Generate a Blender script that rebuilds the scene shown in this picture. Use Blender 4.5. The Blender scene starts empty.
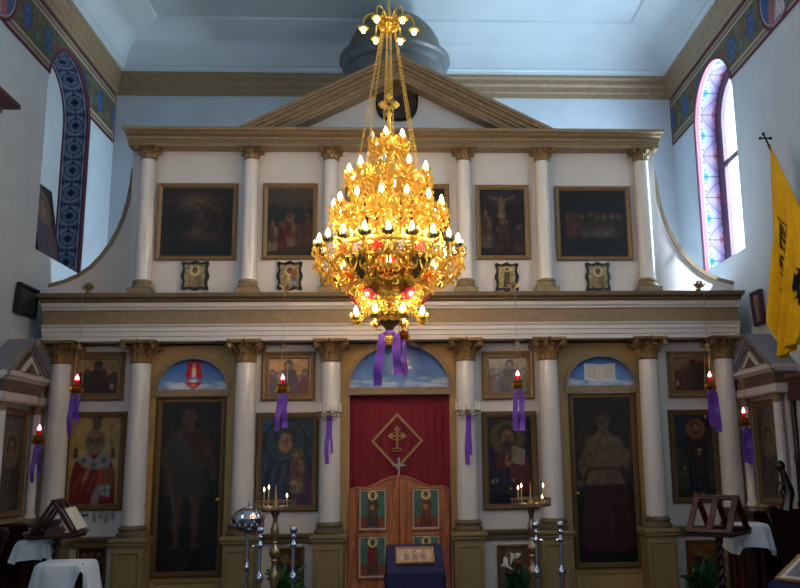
import bpy, math, random
import numpy as np
from mathutils import Vector, Matrix
random.seed(7); rng = np.random.default_rng(7)
PI = math.pi
scn = bpy.context.scene
COL = scn.collection
# ------------------------------------------------------------------ basics
def lin(c):
    out = []
    for v in c[:3]:
        v = v / 255.0
        out.append(v / 12.92 if v <= 0.04045 else ((v + 0.055) / 1.055) ** 2.4)
    return tuple(out) + (1.0,)

def new_mat(name):
    m = bpy.data.materials.new(name); m.use_nodes = True
    nt = m.node_tree
    return m, nt, nt.nodes['Principled BSDF']

def mat(name, col, rough=.5, metal=0., var=.12, scale=6., bump=0., coat=0., spec=.5, emit=None, es=0., trans=0.):
    """procedural paint / metal / wood: base colour broken up by noise"""
    m, nt, b = new_mat(name)
    c = lin(col)
    tc = nt.nodes.new('ShaderNodeTexCoord')
    nz = nt.nodes.new('ShaderNodeTexNoise'); nz.inputs['Scale'].default_value = scale; nz.inputs['Detail'].default_value = 5
    nt.links.new(tc.outputs['Object'], nz.inputs['Vector'])
    rp = nt.nodes.new('ShaderNodeValToRGB')
    rp.color_ramp.elements[0].position = .3; rp.color_ramp.elements[1].position = .7
    rp.color_ramp.elements[0].color = tuple(v * (1 - var) for v in c[:3]) + (1,)
    rp.color_ramp.elements[1].color = tuple(min(1, v * (1 + var)) for v in c[:3]) + (1,)
    nt.links.new(nz.outputs['Fac'], rp.inputs['Fac'])
    nt.links.new(rp.outputs['Color'], b.inputs['Base Color'])
    b.inputs['Roughness'].default_value = rough
    b.inputs['Metallic'].default_value = metal
    b.inputs['Specular IOR Level'].default_value = spec
    b.inputs['Coat Weight'].default_value = coat
    b.inputs['Transmission Weight'].default_value = trans
    if bump:
        bp = nt.nodes.new('ShaderNodeBump'); bp.inputs['Strength'].default_value = bump
        bp.inputs['Distance'].default_value = .01
        nt.links.new(nz.outputs['Fac'], bp.inputs['Height']); nt.links.new(bp.outputs['Normal'], b.inputs['Normal'])
    if emit:
        b.inputs['Emission Color'].default_value = lin(emit); b.inputs['Emission Strength'].default_value = es
    return m

def wood(name, c0, c1, rough=.35, axis='Z', scale=9., spec=.5):
    m, nt, b = new_mat(name)
    tc = nt.nodes.new('ShaderNodeTexCoord'); mp = nt.nodes.new('ShaderNodeMapping')
    st = {'X': (.12, 1, 1), 'Y': (1, .12, 1), 'Z': (1, 1, .12)}[axis]
    mp.inputs['Scale'].default_value = tuple(scale * s for s in st)
    nt.links.new(tc.outputs['Object'], mp.inputs['Vector'])
    nz = nt.nodes.new('ShaderNodeTexNoise'); nz.inputs['Scale'].default_value = 2.; nz.inputs['Detail'].default_value = 7
    nz.inputs['Distortion'].default_value = 1.2
    nt.links.new(mp.outputs['Vector'], nz.inputs['Vector'])
    rp = nt.nodes.new('ShaderNodeValToRGB'); rp.color_ramp.elements[0].position = .33; rp.color_ramp.elements[1].position = .68
    rp.color_ramp.elements[0].color = lin(c0); rp.color_ramp.elements[1].color = lin(c1)
    nt.links.new(nz.outputs['Fac'], rp.inputs['Fac']); nt.links.new(rp.outputs['Color'], b.inputs['Base Color'])
    b.inputs['Roughness'].default_value = rough; b.inputs['Specular IOR Level'].default_value = spec
    return m

def emis(name, col, s):
    m, nt, b = new_mat(name)
    b.inputs['Base Color'].default_value = lin(col)
    b.inputs['Emission Color'].default_value = lin(col); b.inputs['Emission Strength'].default_value = s
    return m

def vcol(name, rough=.35, spec=.4, fine=.06, coat=0.):
    """painted surface: colour comes from the brushwork stored on the mesh, plus fine grain"""
    m, nt, b = new_mat(name)
    at = nt.nodes.new('ShaderNodeAttribute'); at.attribute_name = 'paint'
    tc = nt.nodes.new('ShaderNodeTexCoord')
    nz = nt.nodes.new('ShaderNodeTexNoise'); nz.inputs['Scale'].default_value = 40; nz.inputs['Detail'].default_value = 3
    nt.links.new(tc.outputs['Object'], nz.inputs['Vector'])
    mr = nt.nodes.new('ShaderNodeMapRange'); mr.inputs['To Min'].default_value = 1 - fine * 3; mr.inputs['To Max'].default_value = 1 + fine * 3
    nt.links.new(nz.outputs['Fac'], mr.inputs['Value'])
    mx = nt.nodes.new('ShaderNodeVectorMath'); mx.operation = 'SCALE'
    nt.links.new(at.outputs['Color'], mx.inputs[0]); nt.links.new(mr.outputs['Result'], mx.inputs['Scale'])
    nt.links.new(mx.outputs['Vector'], b.inputs['Base Color'])
    b.inputs['Roughness'].default_value = rough; b.inputs['Specular IOR Level'].default_value = spec
    b.inputs['Coat Weight'].default_value = coat; b.inputs['Coat Roughness'].default_value = .06
    return m

M = {}
M['wall']    = mat('blue_white_plaster', (186, 196, 206), .8, var=.05, scale=2.5, bump=.04)
M['ceil']    = mat('ceiling_plaster', (188, 200, 208), .85, var=.04, scale=1.5)
M['white']   = mat('white_oil_paint', (214, 208, 206), .45, var=.04, scale=3)
M['gloss']   = mat('gloss_white_paint', (222, 215, 212), .16, var=.03, scale=4, coat=.4)
M['ochre']   = mat('ochre_paint', (174, 142, 88), .55, var=.10, scale=7)
M['gold']    = mat('dull_gold_paint', (142, 120, 92), .48, metal=.12, var=.16, scale=14)
M['olive']   = mat('olive_gold_paint', (112, 96, 72), .5, metal=.15, var=.14, scale=10)
M['capgold'] = mat('aged_gilding', (138, 108, 70), .42, metal=.35, var=.32, scale=24)
M['frame']   = mat('gilt_frame', (132, 104, 70), .42, metal=.25, var=.2, scale=25)
M['framed']  = mat('dark_gilt_frame', (112, 86, 52), .42, metal=.3, var=.22, scale=25)
M['black']   = mat('black_lacquer', (22, 18, 20), .25, var=.2)
M['darkwood']= wood('dark_walnut', (26, 12, 10), (52, 24, 17), .28)
M['redwood'] = wood('red_mahogany', (44, 15, 12), (76, 28, 21), .3, 'Y')
M['gatewood']= wood('varnished_gate_wood', (140, 76, 46), (196, 128, 84), .3)
M['brass']   = mat('brass', (190, 140, 60), .28, metal=1., var=.15, scale=30)
M['chgold']  = mat('chandelier_gilt', (252, 200, 92), .28, metal=.8, var=.15, scale=40)
M['chdark']  = mat('shaded_olive_gilt', (112, 104, 66), .35, metal=.7, var=.25, scale=30)  # backlit shade of the outer cups put into the colour; also olive eagles
M['antique'] = mat('antique_brass', (176, 150, 114), .3, metal=.9, var=.2, scale=30)
M['silver']  = mat('polished_silver', (200, 204, 222), .14, metal=1., var=.08, scale=20)
M['tin']     = mat('embossed_silver', (176, 176, 172), .35, metal=.45, var=.25, scale=60, bump=.4)
M['oklad']   = mat('embossed_silver_gilt', (198, 180, 128), .32, metal=.75, var=.3, scale=45, bump=.5)
M['purple']  = mat('purple_satin', (116, 66, 184), .4, var=.14, scale=14)
M['blue']    = mat('blue_velvet', (18, 14, 66), .8, var=.25, scale=16)
M['velvet']  = mat('crimson_velvet', (124, 10, 36), .75, var=.10, scale=20)
M['braid']   = mat('gold_braid', (168, 128, 84), .5, metal=.2, var=.25, scale=80)
M['cloth']   = mat('white_linen', (216, 222, 232), .85, var=.05, scale=8, bump=.1)
M['paper']   = mat('paper', (226, 220, 200), .8, var=.06, scale=15)
M['burg']    = mat('burgundy_wall_paint', (84, 26, 52), .6, var=.1)
M['wax']     = mat('beeswax', (226, 190, 120), .45, var=.08)
M['tubew']   = mat('white_candle_tube', (238, 230, 214), .4, var=.03)
M['leaf']    = mat('leaf_green', (28, 78, 36), .45, var=.35, scale=10)
M['lily']    = mat('lily_white', (236, 238, 226), .5, var=.03)
M['floor']   = mat('floor_marble', (70, 60, 54), .3, var=.2, scale=2)
M['pedp']    = mat('olive_drab_paint', (138, 116, 78), .55, var=.10, scale=7)
M['slate']   = mat('grey_paint', (128, 126, 134), .5, var=.08)
M['dome']    = mat('dark_olive_dome', (96, 92, 78), .45, var=.12, scale=5)
M['domer']   = mat('dome_moulding', (92, 96, 98), .4, var=.12, scale=8)
M['brown']   = mat('brown_paint', (104, 82, 68), .5, var=.1, scale=8)
M['stone']   = mat('stone_plaster', (170, 178, 184), .8, var=.05, scale=3)
M['enamel']  = mat('red_enamel', (206, 44, 34), .3, var=.3, scale=30)
M['enameld']  = mat('dark_red_enamel', (150, 34, 40), .3, var=.4, scale=40)
M['plaque']  = mat('grey_enamel_plaque', (150, 130, 128), .25, var=.3, scale=40)
M['purwood'] = wood('purple_brown_wood', (50, 22, 40), (78, 36, 56), .4, 'Z')
M['paint']   = vcol('oil_painting', .55, .25)
M['glazed']  = vcol('glazed_painting', .5, .25, coat=.45)
M['mural']   = vcol('wall_mural', .7, .25, fine=.04)
M['cloths']  = vcol('flag_cloth', .8, .2)
M['bulb']    = emis('lit_bulb', (255, 222, 160), 20.)
M['bulboff'] = mat('frosted_bulb', (236, 236, 230), .3, var=.02)
M['flame']   = emis('flame', (255, 200, 130), 7.)
M['rflame']  = emis('lamp_flame', (255, 165, 175), 3.5)
def glass(name, col, rough=.05, w=.75):
    m = bpy.data.materials.new(name); m.use_nodes = True; nt = m.node_tree
    nt.nodes.remove(nt.nodes['Principled BSDF'])
    out = nt.nodes['Material Output']
    t = nt.nodes.new('ShaderNodeBsdfTransparent'); t.inputs['Color'].default_value = lin(col)
    g = nt.nodes.new('ShaderNodeBsdfGlossy'); g.inputs['Roughness'].default_value = rough
    x = nt.nodes.new('ShaderNodeMixShader'); x.inputs['Fac'].default_value = 1 - w
    nt.links.new(t.outputs[0], x.inputs[1]); nt.links.new(g.outputs[0], x.inputs[2]); nt.links.new(x.outputs[0], out.inputs['Surface'])
    return m
M['pane'] = glass('window_glass', (244, 250, 255), w=.94)
M['icglass'] = glass('icon_glass', (250, 250, 250), w=.93)
M['cry'] = glass('crystal', (240, 240, 245), w=.7)
def redglass():
    m, nt, b = new_mat('red_lamp_glass')
    b.inputs['Base Color'].default_value = lin((210, 14, 30)); b.inputs['Roughness'].default_value = .12
    b.inputs['Transmission Weight'].default_value = .6
    b.inputs['Emission Color'].default_value = lin((255, 20, 50)); b.inputs['Emission Strength'].default_value = .05
    return m
M['redglass'] = redglass()

# ------------------------------------------------------------------ mesh builder
class MB:
    def __init__(s): s.v = []; s.f = []; s.m = []
    def add(s, vs, fs, m=0):
        o = len(s.v); s.v += [tuple(p) for p in vs]
        for f in fs: s.f.append([i + o for i in f]); s.m.append(m)
        return s
    def box(s, x0, x1, y0, y1, z0, z1, m=0):
        if x0 > x1: x0, x1 = x1, x0
        if y0 > y1: y0, y1 = y1, y0
        if z0 > z1: z0, z1 = z1, z0
        vs = [(x0,y0,z0),(x1,y0,z0),(x1,y1,z0),(x0,y1,z0),(x0,y0,z1),(x1,y0,z1),(x1,y1,z1),(x0,y1,z1)]
        return s.add(vs, [(0,3,2,1),(4,5,6,7),(0,1,5,4),(1,2,6,5),(2,3,7,6),(3,0,4,7)], m)
    def loft(s, rings, m=0, closed=True, cap=True):
        n = len(rings[0]); vs = [p for r in rings for p in r]; fs = []
        for i in range(len(rings) - 1):
            for j in range(n if closed else n - 1):
                k = (j + 1) % n
                fs.append((i*n+j, i*n+k, (i+1)*n+k, (i+1)*n+j))
        if cap and closed:
            fs.append(tuple(range(n - 1, -1, -1))); fs.append(tuple((len(rings)-1)*n + j for j in range(n)))
        return s.add(vs, fs, m)
    def lathe(s, prof, c=(0,0,0), seg=20, m=0, axis='Z', cap=True):
        rings = []
        for r, h in prof:
            ring = []
            for j in range(seg):
                a = 2*PI*j/seg; x, y = r*math.cos(a), r*math.sin(a)
                p = {'Z': (x, y, h), 'Y': (x, -h, y), 'X': (h, x, y)}[axis]
                ring.append((p[0]+c[0], p[1]+c[1], p[2]+c[2]))
            rings.append(ring)
        return s.loft(rings, m, True, cap)
    def tube(s, pts, r, seg=6, m=0, closed=False, flat=1.):
        pts = [Vector(p) for p in pts]; n = len(pts)
        rr = r if isinstance(r, (list, tuple)) else [r]*n
        rings = []; prev = None
        for i, p in enumerate(pts):
            a = pts[(i-1) % n] if (closed or i > 0) else p
            b = pts[(i+1) % n] if (closed or i < n-1) else p
            t = (b - a)
            t = t.normalized() if t.length > 1e-9 else Vector((0,0,1))
            if prev is None:
                ref = Vector((0,0,1)) if abs(t.z) < .9 else Vector((1,0,0))
                nrm = t.cross(ref).normalized()
            else:
                nrm = (prev - t*prev.dot(t))
                nrm = nrm.normalized() if nrm.length > 1e-6 else t.orthogonal().normalized()
            prev = nrm; bn = t.cross(nrm)
            rings.append([tuple(p + (nrm*math.cos(2*PI*j/seg)*flat + bn*math.sin(2*PI*j/seg))*rr[i]) for j in range(seg)])
        if closed: rings.append(rings[0])
        return s.loft(rings, m, True, not closed)
    def prism(s, out, y0, y1, m=0):
        """outline in XZ extruded along Y"""
        n = len(out)
        vs = [(x, y0, z) for x, z in out] + [(x, y1, z) for x, z in out]
        fs = [tuple(range(n)), tuple(range(2*n-1, n-1, -1))] + [(i, i+n, (i+1) % n + n, (i+1) % n) for i in range(n)]
        return s.add(vs, fs, m)
    def prismx(s, out, x0, x1, m=0):
        n = len(out)
        vs = [(x0, y, z) for y, z in out] + [(x1, y, z) for y, z in out]
        fs = [tuple(range(n)), tuple(range(2*n-1, n-1, -1))] + [(i, i+n, (i+1) % n + n, (i+1) % n) for i in range(n)]
        return s.add(vs, fs, m)
    def prismz(s, out, z0, z1, m=0):
        n = len(out)
        vs = [(x, y, z0) for x, y in out] + [(x, y, z1) for x, y in out]
        fs = [tuple(range(n)), tuple(range(2*n-1, n-1, -1))] + [(i, i+n, (i+1) % n + n, (i+1) % n) for i in range(n)]
        return s.add(vs, fs, m)
    def ball(s, c, r, seg=12, rings=8, m=0):
        rx, ry, rz = r if isinstance(r, (list, tuple)) else (r, r, r)
        vs = []; R = []
        for i in range(rings + 1):
            t = PI*i/rings; q = max(math.sin(t), .02)
            R.append([(c[0]+rx*q*math.cos(2*PI*j/seg), c[1]+ry*q*math.sin(2*PI*j/seg), c[2]-rz*math.cos(t)) for j in range(seg)])
        return s.loft(R, m)
    def frame(s, w, h, prof, m=0, cx=0, cz=0, y=0):
        """mitred rectangular frame, profile = (inset, projection) pairs, faces -Y"""
        rings = []
        for t, d in prof:
            a, b = w/2 - t, h/2 - t
            rings.append([(cx-a, y-d, cz-b), (cx+a, y-d, cz-b), (cx+a, y-d, cz+b), (cx-a, y-d, cz+b)])
        rings.append(rings[0])
        return s.loft(rings, m, True, False)
    def moulding(s, xe, prof, yb, k=.3, m=0):
        """cornice with returns: profile = (projection from face, z); back at yb"""
        rings = []
        for d, z in prof:
            x = xe + d*k
            rings.append([(-x, yb, z), (-x, -d, z), (x, -d, z), (x, yb, z)])
        return s.loft(rings, m, True, True)
    def xform(s, mtx):
        s.v = [tuple(mtx @ Vector(p)) for p in s.v]; return s
    def mesh(s, name, mats, ang=35):
        me = bpy.data.meshes.new(name)
        me.from_pydata(s.v, [], s.f); me.update()
        mats = mats if isinstance(mats, (list, tuple)) else [mats]
        for mm in mats: me.materials.append(mm)
        me.polygons.foreach_set('material_index', s.m)
        import bmesh
        bm = bmesh.new(); bm.from_mesh(me); bmesh.ops.recalc_face_normals(bm, faces=bm.faces); bm.to_mesh(me); bm.free()
        me.polygons.foreach_set('use_smooth', [True]*len(me.polygons))
        me.set_sharp_from_angle(angle=math.radians(ang))
        return me
    def build(s, name, mats, parent=None, loc=(0,0,0), rot=(0,0,0), label=None, ang=35):
        return obj(name, s.mesh(name, mats, ang), parent, loc, rot, label)

def obj(name, me, parent=None, loc=(0,0,0), rot=(0,0,0), label=None):
    o = bpy.data.objects.new(name, me); COL.objects.link(o)
    o.parent = parent; o.location = loc; o.rotation_euler = rot
    if label: o['label'] = label
    return o
def tag(o, label, cat, group=None):
    o['label'] = label; o['category'] = cat
    if group: o['group'] = group
    return o
def thing(name, label, cat, loc=(0,0,0), rot=(0,0,0), group=None):
    o = bpy.data.objects.new(name, None); COL.objects.link(o)
    o.location = loc; o.rotation_euler = rot; o.empty_display_size = .1
    return tag(o, label, cat, group)
def struct(o):
    o['kind'] = 'structure'; return o
def dup(root, loc, rot=None, label=None, group=None):
    r = root.copy(); COL.objects.link(r); r.location = loc
    if rot is not None: r.rotation_euler = rot
    if label: r['label'] = label
    if group: r['group'] = group
    for ch in list(root.children):
        c = ch.copy(); COL.objects.link(c); c.parent = r
        for g in list(ch.children):
            d = g.copy(); COL.objects.link(d); d.parent = c
    return r
def bez(p0, p1, p2, p3, n=12):
    p0, p1, p2, p3 = map(Vector, (p0, p1, p2, p3)); out = []
    for i in range(n + 1):
        t = i/n; u = 1 - t
        out.append(p0*u**3 + p1*3*u*u*t + p2*3*u*t*t + p3*t**3)
    return out
def spiral(c, r, a0, turns, n=14, plane='XZ', shrink=.2, d=1):
    out = []
    for i in range(n + 1):
        t = i/n; q = r*(1 - t*(1 - shrink)); a = a0 + d*turns*2*PI*t
        x, y = q*math.cos(a), q*math.sin(a)
        out.append((c[0]+x, c[1], c[2]+y) if plane == 'XZ' else (c[0]+x, c[1]+y, c[2]))
    return out

# ------------------------------------------------------------------ brushwork
class Cv:
    """a small painter: coordinates in metres, x right, y up; colours 0..255"""
    def __init__(s, w, h, bg, res=110):
        s.w, s.h = w, h; s.W, s.H = max(8, int(w*res)), max(8, int(h*res))
        s.X, s.Y = np.meshgrid((np.arange(s.W)+.5)/s.W*w, (np.arange(s.H)+.5)/s.H*h)
        s.a = np.ones((s.H, s.W, 3))*np.array(bg, float); s.px = w/s.W
    def _mix(s, k, col, a):
        k = (np.clip(k, 0, 1)*a)[..., None]; s.a = s.a*(1-k) + np.array(col, float)*k; return s
    def ell(s, cx, cy, rx, ry, col, a=1., soft=.25, rot=0):
        dx, dy = s.X-cx, s.Y-cy
        if rot: c, q = math.cos(rot), math.sin(rot); dx, dy = dx*c+dy*q, -dx*q+dy*c
        d = np.sqrt((dx/rx)**2 + (dy/ry)**2)
        return s._mix((1-d)/max(soft, 1e-3)+.5, col, a)
    def ring(s, cx, cy, r, wd, col, a=1.):
        d = np.abs(np.hypot(s.X-cx, s.Y-cy)-r)
        return s._mix((wd/2-d)/s.px+.5, col, a)
    def poly(s, pts, col, a=1.):
        acc = np.zeros_like(s.X)
        for ox in (-.25, .25):
            for oy in (-.25, .25):
                X, Y = s.X+ox*s.px, s.Y+oy*s.px; ins = np.zeros(X.shape, bool); n = len(pts)
                for i in range(n):
                    x0, y0 = pts[i]; x1, y1 = pts[(i+1) % n]
                    if y0 == y1: continue
                    ins ^= ((y0 > Y) != (y1 > Y)) & (X < (x1-x0)*(Y-y0)/(y1-y0)+x0)
                acc += ins
        return s._mix(acc/4, col, a)
    def line(s, pts, wd, col, a=1.):
        d = np.full(s.X.shape, 1e9)
        for (x0, y0), (x1, y1) in zip(pts[:-1], pts[1:]):
            l2 = (x1-x0)**2+(y1-y0)**2+1e-12
            t = np.clip(((s.X-x0)*(x1-x0)+(s.Y-y0)*(y1-y0))/l2, 0, 1)
            d = np.minimum(d, np.hypot(s.X-x0-t*(x1-x0), s.Y-y0-t*(y1-y0)))
        return s._mix((wd/2-d)/s.px+.5, col, a)
    def noise(s, amp, cell=.06):
        n0, n1 = max(2, int(s.h/cell)+2), max(2, int(s.w/cell)+2)
        g = rng.random((n0, n1))-.5
        yi = s.Y/s.h*(n0-1.001); xi = s.X/s.w*(n1-1.001)
        y0, x0 = yi.astype(int), xi.astype(int); fy, fx = yi-y0, xi-x0
        v = (g[y0,x0]*(1-fx)+g[y0,x0+1]*fx)*(1-fy)+(g[y0+1,x0]*(1-fx)+g[y0+1,x0+1]*fx)*fy
        s.a = np.clip(s.a*(1+2*amp*v[..., None]), 0, 255); return s
    def blur(s, k=1):
        for _ in range(k):
            a = np.pad(s.a, ((1,1),(1,1),(0,0)), 'edge')
            s.a = (a[:-2,1:-1]+a[2:,1:-1]+a[1:-1,:-2]+a[1:-1,2:]+2*a[1:-1,1:-1])/6
        return s
    def dim(s, f, tint=(1,1,1)):
        s.a = s.a*f*np.array(tint); return s
    def fade(s, top, bot):
        t = (s.Y/s.h)[..., None]
        s.a = np.array(bot, float)*(1-t)+np.array(top, float)*t; return s
    def head(s, cx, cy, r, skin=(170,120,84), hair=(60,38,26), halo=None, beard=None, face=True):
        if halo is not None:
            s.ell(cx, cy, r*1.9, r*1.9, halo, 1, .12); s.ring(cx, cy, r*1.9, r*.14, tuple(v*.6 for v in halo))
        s.ell(cx, cy+r*.15, r*.92, r*1.1, hair)
        s.ell(cx, cy-r*.08, r*.7, r*.95, skin)
        if beard is not None: s.ell(cx, cy-r*.75, r*.55, r*.55, beard)
        if face:
            d = tuple(v*.35 for v in skin)
            for q in (-1, 1):
                s.ell(cx+q*r*.28, cy+r*.02, r*.13, r*.07, d); s.line([(cx+q*r*.14, cy+r*.2), (cx+q*r*.46, cy+r*.17)], r*.1, d)
            s.line([(cx, cy+r*.1), (cx-r*.06, cy-r*.3)], r*.09, tuple(v*.6 for v in skin))
            s.line([(cx-r*.2, cy-r*.5), (cx+r*.2, cy-r*.5)], r*.11, (120,50,44))
        return s
    def fig(s, cx, by, h, robe, mantle, halo=None, skin=(160,112,80), hair=(50,32,24), beard=None, face=True, a=1.):
        P = lambda l: [(cx+x*h, by+y*h) for x, y in l]
        s.poly(P([(-.03,.83),(.03,.83),(.07,.80),(.115,.765),(.14,.70),(.155,.60),(.13,.42),(.15,.20),(.17,.04),(.14,0),(-.14,0),(-.17,.04),(-.15,.20),(-.13,.42),(-.155,.60),(-.14,.70),(-.115,.765),(-.07,.80)]), robe, a)
        s.poly(P([(-.07,.80),(-.01,.81),(.04,.66),(.10,.48),(.15,.32),(.02,.22),(-.13,.34),(-.16,.58),(-.13,.73)]), mantle, a)
        dk = tuple(v*.55 for v in robe); lt = tuple(min(255, v*1.5+12) for v in robe)
        for q in (-.09, -.03, .04, .10): s.line(P([(q, .40), (q*1.3, .02)]), .012*h, dk, a)
        for q in (-.06, .01, .07): s.line(P([(q, .38), (q*1.25, .04)]), .008*h, lt, a*.7)
        for q in (-.10, -.04): s.line(P([(q+.04, .74), (q+.02, .34)]), .012*h, tuple(v*.55 for v in mantle), a)
        s.line(P([(.12,.70),(.15,.56),(.04,.55)]), .045*h, robe, a); s.ell(cx+.03*h, by+.55*h, .025*h, .022*h, skin, a)
        s.ell(cx, by+.825*h, .03*h, .05*h, skin, a)
        s.head(cx, by+.90*h, .075*h, skin, hair, halo, beard, face)
        for q in (-.06, .05): s.ell(cx+q*h, by+.005*h, .035*h, .014*h, skin, a)
        return s
    def bust(s, cx, by, h, robe, mantle, halo=None, skin=(160,112,80), hair=(50,32,24), beard=None):
        P = lambda l: [(cx+x*h, by+y*h) for x, y in l]
        s.poly(P([(-.07,.67),(.07,.67),(.14,.635),(.23,.58),(.29,.50),(.33,.36),(.35,0),(-.35,0),(-.33,.36),(-.29,.50),(-.23,.58),(-.14,.635)]), robe)
        s.poly(P([(-.08,.66),(-.02,.64),(.02,.30),(.12,0),(-.34,0),(-.32,.40),(-.24,.58)]), mantle)
        dk = tuple(v*.5 for v in mantle); lt = tuple(min(255, v*1.4+15) for v in mantle)
        for i in range(6):
            q = -.30+.06*i; s.line(P([(q+.06, .52), (q, .25), (q+.02, .02)]), .014*h, dk if i % 2 else lt, .8)
        s.ell(cx, by+.66*h, .06*h, .07*h, skin)
        s.head(cx, by+.80*h, .14*h, skin, hair, halo, beard)
        return s
    def sample(s, x, y):
        xi = np.clip(x/s.w*s.W-.5, 0, s.W-1.001); yi = np.clip(y/s.h*s.H-.5, 0, s.H-1.001)
        x0, y0 = xi.astype(int), yi.astype(int); fx, fy = (xi-x0)[..., None], (yi-y0)[..., None]
        c = (s.a[y0,x0]*(1-fx)+s.a[y0,x0+1]*fx)*(1-fy)+(s.a[y0+1,x0]*(1-fx)+s.a[y0+1,x0+1]*fx)*fy
        c = c/255.
        return np.where(c <= .04045, c/12.92, ((c+.055)/1.055)**2.4)

def paint_mesh(name, cv, mt, fn, nx, ny, keep=None, thick=None):
    """grid of nx*ny cells; fn(u, v arrays) -> xyz (…,3) and canvas coords (x,y)"""
    u, v = np.meshgrid(np.linspace(0, 1, nx+1), np.linspace(0, 1, ny+1))
    p, cx, cy = fn(u, v)
    vs = p.reshape(-1, 3); col = cv.sample(cx, cy).reshape(-1, 3)
    fs = []
    for j in range(ny):
        for i in range(nx):
            a = j*(nx+1)+i
            if keep is None or keep(p[j,i], p[j+1,i+1]): fs.append((a, a+1, a+nx+2, a+nx+1))
    n0 = len(vs)
    if thick is not None:
        t = np.array(thick)
        bd = [i for i in range(nx+1)] + [j*(nx+1)+nx for j in range(1, ny+1)] + [ny*(nx+1)+i for i in range(nx-1, -1, -1)] + [j*(nx+1) for j in range(ny-1, 0, -1)]
        vs = np.vstack([vs, vs[bd]+t]); col = np.vstack([col, np.full((len(bd), 3), .02)])
        n = len(bd)
        for i in range(n): fs.append((bd[i], n0+i, n0+(i+1) % n, bd[(i+1) % n]))
        fs.append(tuple(n0+i for i in range(n)))
    me = bpy.data.meshes.new(name); me.from_pydata(vs.tolist(), [], fs); me.update()
    at = me.color_attributes.new('paint', 'FLOAT_COLOR', 'POINT')
    at.data.foreach_set('color', np.hstack([col, np.ones((len(col), 1))]).astype(np.float32).ravel())
    me.materials.append(mt)
    return me
def picture(name, cv, parent, loc=(0,0,0), mt=None, step=.012, y=0., rot=(0,0,0), thick=.02):
    """flat painted panel centred on loc facing -Y"""
    w, h = cv.w, cv.h
    def fn(u, v): return np.stack([(u-.5)*w, np.zeros_like(u)+y, (v-.5)*h], -1), u*w, v*h
    me = paint_mesh(name, cv, mt or M['paint'], fn, max(6, int(w/step)), max(6, int(h/step)), thick=(0, thick, 0))
    return obj(name, me, parent, loc, rot)
def shaped(name, cv, parent, loc, lo, hi, step=.012, mt=None, thick=.02):
    """painted panel with a curved edge: lo(x), hi(x) in metres about x centre"""
    w = cv.w
    def fn(u, v):
        x = (u-.5)*w*.9995; z = lo(x)*(1-v)+hi(x)*v
        return np.stack([x, np.zeros_like(x), z], -1), x+w/2, z-lo(np.zeros(1))[0]
    me = paint_mesh(name, cv, mt or M['paint'], fn, int(w/step), int(cv.h/step), thick=(0, thick, 0))
    return obj(name, me, parent, loc)
CAMM = [[0.99856, 0.00427, -0.0534], [-0.05166, -0.18733, -0.98094], [-0.0142, 0.98229, -0.18684]]
EXPO = 0.36
# ================================================================== the room
W, B, NEAR = 4.45, 2.3, -13.
WY, WR, SILL, SPR = .5, .73, 4.38, 6.53          # arched side windows: centre, half width, sill, springing
def arc_pts(cy, r, z, n=24, a0=0., a1=PI): return [(cy+r*math.cos(a0+(a1-a0)*i/n), z+r*math.sin(a0+(a1-a0)*i/n)) for i in range(n+1)]
def side_wall(name, sg):
    m = MB(); x0, x1 = sg*W, sg*(W+.45)
    m.box(x0, x1, NEAR, WY-WR, 0, 9.2); m.box(x0, x1, WY+WR, B+.3, 0, 9.2)
    m.box(x0, x1, WY-WR, WY+WR, 0, SILL)
    m.prismx([(WY+WR, 9.2)]+arc_pts(WY, WR, SPR)+[(WY-WR, 9.2)], x0, x1)
    struct(m.build(name, M['wall']))
side_wall('wall_left', -1); side_wall('wall_right', 1)
struct(MB().box(-W, W, B, B+.3, 0, 9.2).build('wall_back', M['wall']))
struct(MB().box(-W-.45, W+.45, NEAR-.3, NEAR, 0, 9.2).build('wall_rear', M['wall']))
struct(MB().box(-W-.45, W+.45, NEAR-.3, B+.3, -.2, 0).build('floor', M['floor']))
# coved ceiling
m = MB()
cov = [(0, 7.955), (.17, 7.955), (.20, 8.06), (.25, 8.15), (.32, 8.22), (.42, 8.27), (.48, 8.285), (.80, 8.40), (.82, 8.43)]
def around(prof):
    return [[(-W+d, NEAR, z), (-W+d, B-d, z), (W-d, B-d, z), (W-d, NEAR, z)] for d, z in prof]
m.loft(around(cov), 0, False, False)
m.add([(-W+.82, NEAR, 8.43), (-W+.82, B-.82, 8.43), (W-.82, B-.82, 8.43), (W-.82, NEAR, 8.43)], [(0, 1, 2, 3)])
m.box(-W-.45, W+.45, NEAR-.3, B+.3, 9.0, 9.2)
struct(m.build('ceiling', M['ceil'], ang=20))
struct(MB().loft(around([(0,7.50),(.03,7.50),(.03,7.575),(.045,7.59),(.045,7.68),(.075,7.715),(.075,7.79),(.10,7.82),(.105,7.865),(0,7.865)]), 0, False, False).build('trim_1', M['gold'], ang=15))
struct(MB().loft(around([(0,7.865),(.12,7.865),(.125,7.90),(.16,7.925),(.16,7.955),(0,7.955)]), 0, False, False).build('trim_2', M['ceil'], ang=15))
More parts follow.
